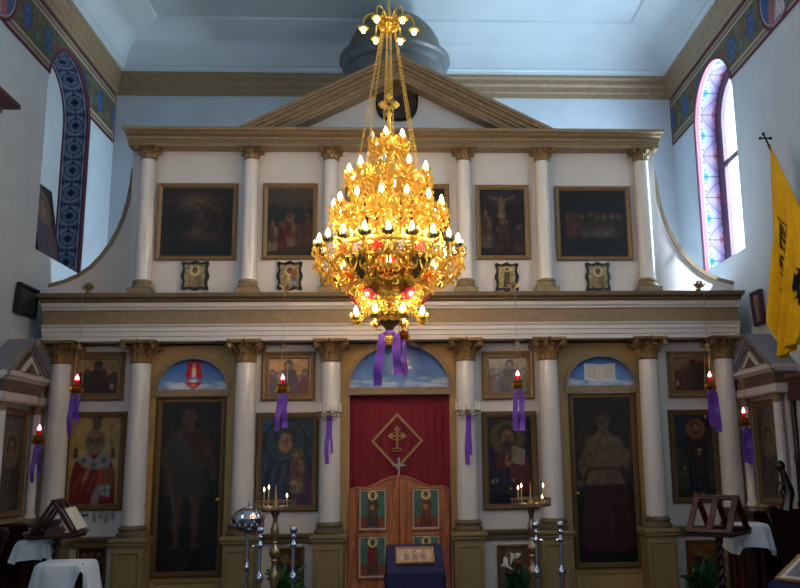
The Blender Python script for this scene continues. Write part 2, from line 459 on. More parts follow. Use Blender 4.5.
# arched window openings: burgundy outline, painted reveal, window
def lining(sg, t, off):
    """points round the opening from far jamb over the arch to the near jamb"""
    pass
PATHL = (SPR-SILL)*2+PI*WR
def path_at(s, r=WR):
    """s (array, metres along the opening) -> y, z"""
    j = SPR-SILL; y = np.zeros_like(s); z = np.zeros_like(s)
    a = s < j; y[a] = WY+r; z[a] = SILL+s[a]
    b = (s >= j) & (s <= j+PI*WR); th = (s[b]-j)/WR; y[b] = WY+r*np.cos(th); z[b] = SPR+r*np.sin(th)
    c = s > j+PI*WR; y[c] = WY-r; z[c] = SPR-(s[c]-j-PI*WR)
    return y, z
DEP = .36
def reveal(name, sg, cv):
    nx, ny = int(PATHL/.014), 30
    def fn(u, v):
        y, z = path_at(u*PATHL, WR-.005); x = sg*(W+.002+v*DEP)
        return np.stack([x, y, z], -1), u*PATHL, v*DEP
    struct(obj(name, paint_mesh(name, cv, M['mural'], fn, nx, ny)))
cv = Cv(PATHL, DEP, (92, 108, 134), 130)
cell = .335
for i in range(int(PATHL/cell)+2):
    s = (i+.5)*cell; c = DEP/2
    cv.ring(s, c, .108, .018, (40, 50, 84)); cv.ring(s, c, .126, .012, (140, 156, 176))
    cv.poly([(s-.062,c),(s,c-.062),(s+.062,c),(s,c+.062)], (22, 26, 54)); 
    e = s+cell/2
    cv.line([(e-.055,c),(e+.055,c)], .016, (26,30,58)); cv.line([(e,c-.075),(e,c+.075)], .016, (26,30,58))
    for q in (-1, 1): cv.ell(e+q*.055, c, .022, .022, (26,30,58)); cv.ell(e, c+q*.075, .022, .022, (26,30,58))
    for q in (-1, 1):
        cv.ell(e, c+q*.125, .05, .026, (34,42,76))
for t, w_, col in ((.012,.03,(84,24,50)),(.040,.010,(176,170,176)),(.060,.008,(40,46,74)),(DEP-.012,.03,(84,24,50)),(DEP-.038,.010,(176,170,176)),(DEP-.056,.008,(40,46,74))):
    cv.line([(0,t),(PATHL,t)], w_, col)
cv.noise(.06, .1); reveal('trim_3', -1, cv)
cv = Cv(PATHL, DEP, (176, 158, 196), 130)
per = .64; c0, c1 = .085, .295
wave = [(s, (c0+c1)/2+(c1-c0)/2*math.cos(2*PI*(s-.16)/per)) for s in np.linspace(0, PATHL, 150)]
for k in range(int(PATHL/per)+2):
    s = k*per
    for (e, q, ca, cb) in ((s+.16, c0, (150,186,220), (70,144,214)), (s+.48, c1, (216,172,194), (214,130,152))):
        cv.ell(e, q, .125, .105, ca, 1, .05); cv.ell(e, q, .095, .075, (190,176,208), 1, .05); cv.ell(e, q, .066, .055, cb, 1, .08)
cv.line([(0, .0), (PATHL, .0)], .13, (176,158,196)); cv.line([(0, DEP), (PATHL, DEP)], .11, (176,158,196))
cv.line(wave, .012, (118,110,150)); cv.line([(x, y+.022) for x, y in wave], .006, (118,110,150))
cv.line([(0,c0-.018),(PATHL,c0-.018)], .006, (130,122,156)); cv.line([(0,c1+.018),(PATHL,c1+.018)], .006, (130,122,156))
for k in range(int(PATHL/.32)+2):
    e = k*.32+.16; cv.line([(e, c0-.01), (e, c1+.01)], .009, (52,44,64))
    for d in (-.1, 0, .1):
        for q2 in (c0, c1): cv.ell(e+d, q2, .013, .013, (52,44,64))
cv.line([(0, 0),(PATHL, 0)], .11, (204,120,132)); cv.line([(0,.062),(PATHL,.062)], .012, (250,246,250)); cv.line([(0,.325),(PATHL,.325)], .012, (250,246,250)); cv.line([(0,.35),(PATHL,.35)], .03, (120,60,84))
reveal('trim_4', 1, cv)
def outline(name, sg, mt):
    n = 60; s = np.linspace(0, (SPR-SILL)+PI*WR*.93, n*3); rings = []
    ya, za = path_at(s, WR-.001); yb, zb = path_at(s, WR+.045)
    for i in range(len(s)):
        x = sg*W; rings.append([(x, ya[i], za[i]), (x-sg*.014, ya[i], za[i]), (x-sg*.014, yb[i], zb[i]), (x, yb[i], zb[i])])
    struct(MB().loft(rings).build(name, mt))
outline('trim_5', -1, M['burg']); outline('trim_6', 1, M['burg'])
def arch_panel(x0, x1, r, m, mt=0):
    m.prismx([(WY+r, SILL)]+arc_pts(WY, r, SPR)+[(WY-r, SILL)], x0, x1, mt)
# left window is blocked with a plastered board, right one is glazed
m = MB(); arch_panel(-W-DEP-.03, -W-DEP, WR-.001, m); struct(m.build('window_1', M['stone']))
root = struct(obj('window_2', None))
m = MB(); s = np.linspace(0, PATHL, 120); ya, za = path_at(s, WR-.002); yb, zb = path_at(s, WR-.17); yb = yb-.08
X0, X1 = W+DEP-.06, W+DEP
m.loft([[(X0, ya[i], za[i]), (X1, ya[i], za[i]), (X1, yb[i], zb[i]), (X0, yb[i], zb[i])] for i in range(len(s))])
m.box(X0, X1, WY-WR+.01, WY+WR-.01, SILL, SILL+.08)
m.box(X0+.01, X1-.01, WY-.115, WY-.045, SILL+.08, SPR+WR-.16)
m.box(X0+.012, X1-.012, WY-WR+.1, WY+WR-.1, 5.90, 5.98)
m.build('window_frame', M['purwood'], root)
m = MB(); arch_panel(W+DEP-.03, W+DEP-.02, WR-.02, m); m.build('pane', M['pane'], root)

# painted frieze under the cornice of both side walls
BZ0, BZ1, BY0 = 6.69, 7.50, -3.2
def frieze(name, sg):
    L = B-BY0; H = BZ1-BZ0
    cv = Cv(L, H, (92, 84, 62), 90)
    cv.noise(.22, .05)
    n = int(L/.06)
    for i in range(150):
        x, y = random.random()*L, .18+random.random()*(H-.36)
        col = random.choice([(60,96,92),(70,110,96),(110,76,50),(122,64,60),(54,82,104),(118,108,66)])
        cv.ell(x, y, .02+.05*random.random(), .02+.04*random.random(), col, .8, .5, random.random()*3)
    for i in range(int(L/.32)+1):
        x = i*.32+.12
        pts = [(x+.15*math.cos(t)*(1-t/9), H/2+(.2 if i % 2 else -.2)*math.sin(t)*(1-t/9)) for t in np.linspace(0, 6, 16)]
        cv.line(pts, .02, (58,70,52), .9)
        for t in (1.2, 2.6, 4.): cv.ell(x+.13*math.cos(t), H/2+.17*math.sin(t), .035, .02, (66,112,98), .9, .4, t)
    for i in range(int(L/.64)+1):
        x = i*.64+.32
        for k in range(7): cv.ell(x+.075*math.cos(k*.9), H/2+.12*math.sin(k*.9), (.05), .065, (50,80,132), .9, .6)
        cv.ell(x, H/2, .05, .1, (72,104,156), .8, .6); cv.ell(x, H/2, .03, .04, (38,58,110))
        cv.ell(x+.32, H/2+.08, .05, .05, (132,70,62), .8, .6); cv.ell(x+.32, H/2-.1, .05, .06, (70,122,120), .8, .6)
    for a, b in ((0, 1), (H, -1)):
        e = lambda q: a+b*q
        cv.line([(0,e(.02)),(L,e(.02))], .06, (84,26,48)); cv.line([(0,e(.057)),(L,e(.057))], .016, (196,190,182))
        cv.line([(0,e(.10)),(L,e(.10))], .07, (112,104,78)); cv.line([(0,e(.142)),(L,e(.142))], .014, (196,190,182))
        cv.line([(0,e(.165)),(L,e(.165))], .03, (108,68,48), .7)
    cv.line([(L-.02, 0), (L-.02, H)], .05, (84,26,48)); cv.line([(L-.055, 0), (L-.055, H)], .014, (190,184,176))
    # round medallion
    mx, my = -1.68-BY0, H/2+.05
    cv.ell(mx, my, .46, .46, (84,26,48), 1, .03); cv.ring(mx, my, .40, .02, (190,184,176)); cv.ell(mx, my, .385, .385, (52,84,132), 1, .03)
    cv.bust(mx, my-.36, .62, (150,90,96), (178,170,172), (176,150,96))
    nx, ny = int(L/.02), int(H/.02)
    def fn(u, v):
        y = BY0+u*L; return np.stack([np.full_like(u, sg*(W-.006)), y, BZ0+v*H], -1), u*L, v*H
    def keep(a, b):
        y, z = (a[1]+b[1])/2, (a[2]+b[2])/2
        return math.hypot(y-WY, z-SPR) > WR+.03 or z < SPR
    me = paint_mesh(name, cv, M['mural'], fn, nx, ny, keep)
    struct(obj(name, me))
frieze('trim_7', -1); frieze('trim_8', 1)

# ------------------------------------------------------------------ altar canopy behind the screen
t = thing('altar_canopy', 'dark olive domed altar canopy rising behind the gable of the icon screen', 'altar canopy', (-.04, 1.2, 0))
MB().lathe([(.0,8.34),(.14,8.325),(.30,8.27),(.46,8.16),(.58,8.02),(.66,7.87),(.70,7.72),(.71,7.58)][::-1], seg=40).build('dome', M['dome'], t)
MB().lathe([(.71,7.40),(.76,7.42),(.78,7.46),(.78,7.52),(.82,7.55),(.82,7.60),(.75,7.63),(.70,7.63)], seg=40, cap=False).build('cornice_ring', M['domer'], t)
MB().lathe([(.72,6.8),(.72,7.42)], seg=40).build('drum', M['domer'], t)
MB().box(-.85,.85,-.85,.85,6.6,6.8).build('canopy_slab', M['white'], t)
for q in (-1, 1):
    for r in (-1, 1): MB().lathe([(.12,0),(.12,.2),(.08,.26),(.07,6.4),(.11,6.6)], (q*.7, r*.7, 0), 16).build('post', M['white'], t)

# ================================================================== the icon screen
ico = thing('icon_screen', 'full-width white and gilt two-tier icon screen with columns, gable and curved wings', 'icon screen', (0,0,0))
# walls of the screen
m = MB()
for a, b in ((-4.44,-3.12),(-1.87,-.83),(.83,1.87),(3.12,4.44)): m.box(a, b, 0, .2, 0, 3.3)
m.box(-4.30, 4.30, 0, .2, 3.2, 3.80); m.box(-4.446, 4.446, .2, .34, 3.2, 3.80)
m.build('lower_wall', M['white'], ico)
MB().box(-3.40, 3.40, 0, .2, 3.79, 5.85).build('upper_wall', M['white'], ico)
# ochre door bays with arched heads
def bay(x0, x1, cx, a, b, zd, yo=0.):
    m = MB(); zs = 2.655
    m.box(x0, cx-a, 0, .2, 0, zs); m.box(cx+a, x1, 0, .2, 0, zs)
    arc = [(cx+a*math.cos(PI*i/30), zs+b*math.sin(PI*i/30)) for i in range(31)]
    m.prism([(x1, zs)]+[(x1, 3.3), (x0, 3.3), (x0, zs)]+arc[::-1], 0, .2)
    o = m.build('door_bay', M['ochre'], ico)
    k = MB()
    for j in range(30):        # moulded edge of the arch
        p = [(cx+r*math.cos(PI*q/30), zs+(r-a+b)*math.sin(PI*q/30)) for q in (j, j+1) for r in (a-.01, a+.045)]
        k.prism([p[0], p[1], p[3], p[2]], -.025, .01)
    k.box(cx-a-.03, cx+a+.03, -.03, .2, zs-.085, zs)
    k.build('arch_moulding', M['gold'], o)
    return o
bay(-3.12, -1.87, -2.535, .432, .385, 0); bay(-.83, .83, .01, .628, .54, 0); bay(1.87, 3.12, 2.555, .436, .375, 0)
# entablatures
MB().moulding(4.235, [(0.205,3.222),(0.265,3.222),(0.265,3.275),(0.280,3.28),(0.280,3.335),(0.295,3.34),(0.295,3.385),(0.315,3.405),(0.315,3.42),(0.205,3.42)], .15, .15).build('architrave', M['white'], ico, ang=15)
MB().moulding(4.235, [(0.205,3.42),(0.280,3.42),(0.280,3.60),(0.205,3.60)], .15, .15).build('frieze_band', M['gold'], ico, ang=15)
MB().moulding(4.235, [(0.205,3.60),(0.305,3.60),(0.305,3.615),(0.330,3.64),(0.330,3.685),(0.205,3.685)], .15, .15).build('bed_moulding', M['white'], ico, ang=15)
MB().moulding(4.235, [(0.205,3.685),(0.355,3.685),(0.375,3.70),(0.375,3.715),(0.415,3.73),(0.455,3.735),(0.465,3.78),(0.205,3.80)], .15, .15).build('cornice', M['olive'], ico, ang=15)
MB().moulding(3.37, [(.02,5.73),(.20,5.73),(.20,5.775),(.215,5.78),(.215,5.80),(.24,5.805),(.24,5.845),(.30,5.86),(.33,5.885),(.37,5.89),(.38,5.925),(.02,5.925)], .2, .2).build('upper_cornice', M['gold'], ico, ang=15)
# gable
def chevron(m, zt, zb, xo, y0, y1, z0=5.92, k=.507):
    m.prism([(-(zt-z0)/k, z0), (0, zt), ((zt-z0)/k, z0), ((zb-z0)/k, z0), (0, zb), (-(zb-z0)/k, z0)], y0, y1)
g = MB().prism([(-1.72,5.92),(1.72,5.92),(0,6.80)], 0, .15).build('gable', M['white'], ico)
m = MB(); chevron(m, 6.935, 6.89, 0, -.40, .15); chevron(m, 6.892, 6.855, 0, -.37, .15); chevron(m, 6.857, 6.80, 0, -.32, .15); chevron(m, 6.802, 6.765, 0, -.28, .15); chevron(m, 6.767, 6.70, 0, -.24, .15); chevron(m, 6.702, 6.665, 0, -.22, .15)
m.build('raking_cornice', M['gold'], g, ang=15)
# curved wings
WYF = .24
wc = [(x*1.006, z) for x, z in [(3.415,5.58),(3.435,5.35),(3.465,5.12),(3.51,4.92),(3.575,4.73),(3.66,4.55),(3.77,4.38),(3.90,4.23),(4.05,4.12),(4.22,4.04),(4.42,3.985)]]
for sg in (-1, 1):
    cpt = [(sg*x, z) for x, z in wc]
    o = MB().prism([(sg*3.40, 3.78), (sg*3.40, 5.58)]+cpt+[(sg*4.446, 3.78)], WYF, WYF+.08).build('wing', M['white'], ico)
    k = MB(); n = len(cpt); off = []
    for i in range(n):
        a, b = Vector(cpt[max(i-1, 0)]), Vector(cpt[min(i+1, n-1)]); d = (b-a).normalized(); nn = Vector((d.y, -d.x))*sg
        off.append(Vector(cpt[i])-nn*.05)
    k.loft([[(cpt[i][0], WYF-.015, cpt[i][1]), (cpt[i][0], WYF+.08, cpt[i][1]), (off[i].x, WYF+.08, off[i].y), (off[i].x, WYF-.015, off[i].y)] for i in range(n)])
    k.box(sg*3.42, sg*3.465, WYF-.015, WYF+.01, 3.79, 5.22)
    k.build('wing_trim', M['gold'], o)
# Corinthian capital, base, shafts
def capital_mesh(name, r, H, wd):
    """height H, shaft radius r, abacus half width wd"""
    m = MB()
    m.lathe([(r*1.0,0),(r*1.10,.01*H),(r*1.14,.04*H),(r*1.08,.08*H),(r*.97,.10*H),(r*.98,.5*H),(r*1.05,.72*H),(r*1.25,.84*H),(r*1.3,.87*H)], seg=24)
    out = []
    for q in range(4):
        a0 = q*PI/2+PI/4
        for i in range(8):
            t = i/8; a = a0+t*PI/2; rad = wd*(1.36-.50*math.sin(PI*t))
            out.append((rad*math.cos(a), rad*math.sin(a)))
    m.prismz([(x*.95, y*.95) for x, y in out], .87*H, .92*H); m.prismz([(x*1.02, y*1.02) for x, y in out], .925*H, H)
    def leaf(a, z0, h, wdt, out_, r0):
        """acanthus leaf: stands on the bell, tip curling outwards"""
        c, s = math.cos(a), math.sin(a); rings = []
        for t, ro, hw in ((0,.0,.75),(.3,.02,1.),(.55,.10,1.05),(.78,.32,.95),(.93,.70,.75),(1.0,1.0,.5),(.95,1.22,.28),(.86,1.28,.08)):
            R_ = r0+out_*ro+.06*r; w = wdt*hw; z = z0+h*t
            P = lambda rad, u: (rad*c-u*s, rad*s+u*c, z)
            rings.append([P(R_-.10*r,-w), P(R_,-w*.55), P(R_+.07*r,0), P(R_,w*.55), P(R_-.10*r,w), P(R_-.06*r,0)])
        m.loft(rings)
    for i in range(8): leaf(i*PI/4, .09*H, .36*H, r*.33, r*.34, r*.98)
    for i in range(8): leaf(i*PI/4+PI/8, .12*H, .60*H, r*.30, r*.46, r*.96)
    for q in range(4):
        a = q*PI/2+PI/4; c, s = math.cos(a), math.sin(a)
        for w_ in (-.05, .05):
            pts = []
            for i in range(18):
                t = i/17
                if t < .45: rad = r*1.05+(wd*1.20-r*1.05)*(t/.45)**1.5; z = (.42+.40*t/.45)*H
                else:
                    th = PI/2-(t-.45)/.55*3.0*PI; q2 = .11*H*(1-.75*(t-.45)/.55); rad = wd*1.20+q2*math.cos(th); z = .71*H+q2*math.sin(th)
                u = w_*r*3*min(1, t*2.2)
                pts.append((rad*c-u*s, rad*s+u*c, z))
            m.tube(pts, .045*H, 6)
        a2 = q*PI/2; c, s = math.cos(a2), math.sin(a2)
        m.ball((wd*.93*c, wd*.93*s, .94*H), (.10*H, .10*H, .10*H), 8, 6)
        for w_ in (-1, 1):
            m.tube([((r*1.06+wd*.25*t)*c-w_*r*(.55-.35*t)*s, (r*1.06+wd*.25*t)*s+w_*r*(.55-.35*t)*c, (.5+.36*t)*H) for t in (0,.3,.6,.85,1)], .035*H, 6)
    return m.mesh(name, M['capgold'], 40)
cap_lo = capital_mesh('capital', .115, .275, .21); cap_up = capital_mesh('capital', .09, .165, .155)
shaft_lo = MB().lathe([(.130,0),(.131,.3),(.129,.7),(.123,1.3),(.116,1.895)], seg=32, cap=False).mesh('shaft', M['gloss'])
shaft_up = MB().lathe([(.100,0),(.1005,.4),(.097,.9),(.089,1.575)], seg=28, cap=False).mesh('shaft', M['gloss'])
b1 = MB().lathe([(.175,0),(.182,.02),(.178,.045),(.155,.055),(.15,.075),(.165,.085),(.166,.105),(.148,.12),(.139,.135)], seg=28)
base_lo = b1.mesh('base', M['olive'])
b2 = MB().box(-.145,.145,-.145,.145,0,.085); b2.lathe([(.13,.085),(.137,.105),(.128,.13),(.112,.14),(.112,.16),(.12,.17),(.118,.19),(.101,.205)], seg=28)
base_up = b2.mesh('base', M['gold'])
ped = MB().box(-.175,.175,-.17,.165,0,.84); ped.box(-.19,.19,-.185,.165,0,.12)
ped.frame(.30, .62, [(0,0),(0,.012),(.02,.012),(.03,0)], 0, 0, .47, -.17)
ped.loft([[(-x,-y,z),(x,-y,z),(x,.165,z),(-x,.165,z)] for x, y, z in ((.175,.17,.84),(.20,.195,.85),(.20,.195,.875),(.215,.21,.89),(.215,.21,.918),(.195,.19,.93))])
ped_me = ped.mesh('pedestal', [M['pedp']], 20)
def column(x, y, z, sh, cap, base, hb, hs, pedestal=False):
    c = obj('column', sh, ico, (x, y, z+hb))
    obj('capital', cap, c, (0, 0, hs)); obj('base', base, c, (0, 0, -hb))
    if pedestal: obj('pedestal', ped_me, c, (0, 0, -hb-.93))
for x in (-4.045,-3.105,-1.85,-.822,.822,1.85,3.105,4.065): column(x, -.205, .93, shaft_lo, cap_lo, base_lo, .125, 1.895, True)
for x in (-3.17,-1.87,-.855,.855,1.88,3.19): column(x, -.115, 3.795, shaft_up, cap_up, base_up, .20, 1.57)
# dado rail in the white bays
for a, b in ((-3.87,-3.33),(-1.64,-1.04),(1.04,1.64),(3.33,3.87)):
    MB().prismx([(0,.80),(-.02,.80),(-.03,.83),(-.03,.86),(-.05,.875),(-.06,.90),(-.06,.92),(0,.925)], a, b).build('dado_rail', M['olive'], ico, ang=15)

# ------------------------------------------------------------------ paintings and icons
FR1 = [(0,0),(0,.035),(.012,.045),(.03,.04),(.045,.028),(.058,.022),(.062,.0)]          # plain gilt frame
FR2 = [(0,0),(0,.03),(.02,.042),(.045,.034),(.05,.026),(.075,.03),(.09,.02),(.095,0)]   # wide frame
FR3 = [(0,0),(0,.02),(.01,.03),(.025,.03),(.035,.016),(.04,0)]
def framed(name, label, cat, x0, x1, z0, z1, cv_fn, prof=FR1, fm='frame', pm='glazed', group=None, y=-.003, bd=None, glass_=False):
    w, h = x1-x0, z1-z0
    t = thing(name, label, cat, ((x0+x1)/2, y, (z0+z1)/2), (0,0,0), group)
    MB().frame(w, h, prof, 0).build('frame', M[fm], t, ang=20)
    b = (bd if bd is not None else prof[-1][0]-.004)
    cv = cv_fn(w-2*b, h-2*b)
    if prof is FR1: cv.blur(2).dim(.62)
    elif getattr(cv_fn, '__name__', '') not in ('p_bishop', 'p_mother', 'p_hermit', 'f'): cv.blur(1).dim(.78)
    if getattr(cv_fn, '__name__', '') == 'p_bishop': cv.blur(2).dim(.86)
    picture('painting', cv, t, (0, -.012, 0), M[pm], thick=.011)
    return t
def crowd(cv, n, y0, y1, hmin, hmax, cols, skin=(150,104,72)):
    for i in range(n):
        x = cv.w*(.08+.84*random.random()); y = y0+(y1-y0)*random.random(); h = hmin+(hmax-hmin)*random.random()
        cv.fig(x, y, h, random.choice(cols), random.choice(cols), None, skin, face=False)
DK = [(58,40,32),(40,44,60),(74,44,36),(50,52,46),(80,62,44),(36,34,44)]
def p_radiance(w, h):
    cv = Cv(w, h, (30,26,32)); cv.noise(.3, .09)
    cv.ell(w*.5, h*.82, w*.40, h*.20, (96,74,56), .8, .9); cv.ell(w*.5, h*.78, w*.18, h*.10, (150,122,90), .7, .9)
    crowd(cv, 9, h*.18, h*.30, .40, .52, DK, (120,84,60)); cv.fig(w*.5, h*.30, .42, (110,86,66), (70,50,44), (110,84,54), face=False)
    cv.ell(w*.42, h*.30, .16, .06, (112,88,62), .6, .9); cv.ell(w*.62, h*.28, .14, .05, (96,76,58), .6, .9)
    cv.ell(w*.5, h*.02, w*.6, h*.16, (22,20,24), .9, .8); return cv.noise(.18, .03)
def p_garden(w, h):
    cv = Cv(w, h, (96,84,72)); cv.fade((112,98,84), (70,56,44)); cv.noise(.12, .12)
    for x, r in ((.2,.17),(.8,.18)):
        cv.line([(w*x, h*.1), (w*x, h*.62)], .03, (46,36,28))
        for k in range(16): cv.ell(w*x+r*(random.random()-.5)*1.5, h*.60+.16*(random.random()-.5), .07, .05, (48,62,62), .7, .7)
    crowd(cv, 6, h*.08, h*.16, .34, .46, [(120,70,54),(86,74,66),(130,104,84),(60,58,66)])
    cv.fig(w*.5, h*.13, .42, (156,130,106), (120,56,48), (150,124,84), face=False)
    cv.fig(w*.33, h*.1, .36, (134,52,46), (80,40,38), None, face=False); cv.fig(w*.12, h*.06, .42, (170,150,126), (110,84,66), None, face=False)
    return cv.noise(.16, .03)
def p_central(w, h):
    cv = Cv(w, h, (40,36,42)); cv.noise(.3, .1); crowd(cv, 8, h*.1, h*.3, .4, .5, DK, (120,84,60))
    cv.ell(w*.5, h*.5, .3, .3, (86,70,58), .6, .9); cv.fig(w*.5, h*.25, .55, (130,112,96), (70,50,46), (130,104,64)); return cv.noise(.18, .03)
def p_hill(w, h):
    cv = Cv(w, h, (40,34,42)); cv.fade((52,46,56), (36,22,24)); cv.noise(.25, .1)
    cx = w*.48
    cv.line([(cx, h*.28), (cx, h*.97)], .035, (70,54,42)); cv.line([(w*.14, h*.90), (w*.86, h*.90)], .03, (70,54,42))
    cv.line([(cx-.02, h*.82), (w*.22, h*.89)], .03, (146,112,84)); cv.line([(cx+.02, h*.82), (w*.76, h*.89)], .03, (146,112,84))
    cv.poly([(cx-.05,h*.83),(cx+.05,h*.83),(cx+.035,h*.6),(cx+.03,h*.42),(cx-.03,h*.42),(cx-.035,h*.6)], (150,116,88))
    cv.head(cx, h*.86, .04, (150,116,88), (50,34,26), face=False); cv.poly([(cx-.05,h*.64),(cx+.05,h*.64),(cx+.05,h*.56),(cx-.05,h*.58)], (166,146,122))
    crowd(cv, 7, h*.05, h*.13, .30, .40, [(104,38,36),(46,44,60),(90,56,44),(58,38,42)], (140,100,76))
    cv.fig(w*.12, h*.12, .52, (130,108,94), (96,70,60), None, face=False); return cv.noise(.18, .03)
def p_supper(w, h):
    cv = Cv(w, h, (26,26,36)); cv.noise(.3, .1); cv.fade((30,28,38), (22,24,36))
    for i, x in enumerate((.12,.22,.33,.45,.56,.66,.78,.88)):
        c = random.choice([(84,44,40),(46,48,70),(70,56,46),(48,38,46)]); y = h*(.40 if i not in (3,) else .44)
        cv.ell(w*x, y+.02, .06, .12, c, .95, .6); cv.head(w*x, y+.18, .045, (140,108,84), (44,32,28), face=False)
    cv.ell(w*.18, h*.42, .08, .13, (112,48,46), .8, .6); cv.poly([(w*.28,h*.42),(w*.80,h*.42),(w*.84,h*.28),(w*.32,h*.30)], (128,112,98), .75)
    for k in range(8): cv.ell(w*(.34+.06*k), h*.38, .02, .012, (90,64,46), .9)
    cv.ell(w*.18, h*.52, .1, .14, (104,52,46), .7, .7); return cv.blur(3).noise(.25, .05)
framed('painting', 'wide dark oil painting of a crowd under a pale glow, far left of upper tier', 'painting', -3.06,-2.05,4.28,5.29, p_radiance)
framed('painting', 'upright oil painting of robed figures between two trees, left of the chandelier', 'painting', -1.725,-1.03,4.285,5.292, p_garden)
framed('painting', 'broad central upper painting mostly hidden behind the gilt chandelier', 'painting', -.68,.665,4.285,5.29, p_central)
framed('painting', 'upright dark oil painting of a figure on a cross, upper tier right of chandelier', 'painting', 1.008,1.706,4.28,5.278, p_hill)
framed('painting', 'wide dark oil painting of people round a pale table, far right of upper tier', 'painting', 2.05,3.045,4.265,5.265, p_supper)

def p_group(k):
    def f(w, h):
        sky = [(140,112,70),(196,156,112),(168,158,148),(140,100,70)][k]; fg = [(62,46,38),(116,104,104),(122,116,120),(54,42,40)][k]  # middle two: foreground lightened, reflections on the glazing put into its colour
        cv = Cv(w, h, sky); cv.fade(tuple(min(255, v*1.12) for v in sky), tuple(v*.75 for v in sky)); cv.noise(.1, .06)
        H = h
        n = 7
        for i in range(n):
            x = w*(.08+.84*i/(n-1)); hh = H*(.62+.12*math.sin(i*2.1+k)); c = tuple(v*(.8+.35*random.random()) for v in fg)
            cv.ell(x, hh*.4, w*.11, hh*.5, c, 1, .3); cv.head(x, hh*.82, .036, tuple(v*1.25 for v in fg), tuple(v*.7 for v in fg), face=False)
        cx = w*(.5 if k in (0, 1) else .55); c = tuple(v*.82 for v in fg)
        cv.poly([(cx-.13,0),(cx-.09,H*.45),(cx-.09,H*.66),(cx,H*.74),(cx+.09,H*.66),(cx+.09,H*.45),(cx+.15,0)], c)
        cv.head(cx, H*.80, .055, tuple(v*1.2 for v in fg), tuple(v*.6 for v in fg), face=False)
        if k == 3: cv.ell(w*.75, H*.55, w*.26, H*.38, (52,40,36), .9, .3); cv.ell(w*.3, H*.3, .1, .2, (84,50,40), .8, .5)
        return cv.noise(.12, .03)
    return f
lab = ['small gilt framed icon of dark figures on ochre, above the red robed bishop icon',
       'small gilt framed icon of grey figures on orange sky, above mother and child icon',
       'small gilt framed icon of pale grey figures, above the open book icon',
       'small gilt framed icon of dark clustered figures, above the dark green standing saint icon']
for k, (a, b, c, d) in enumerate(((-3.995,-3.355,2.53,3.125),(-1.69,-1.03,2.505,3.112),(1.04,1.70,2.49,3.095),(3.405,4.02,2.49,3.075))):
    framed('icon', lab[k], 'icon', a, b, c, d, p_group(k), FR2, 'frame')

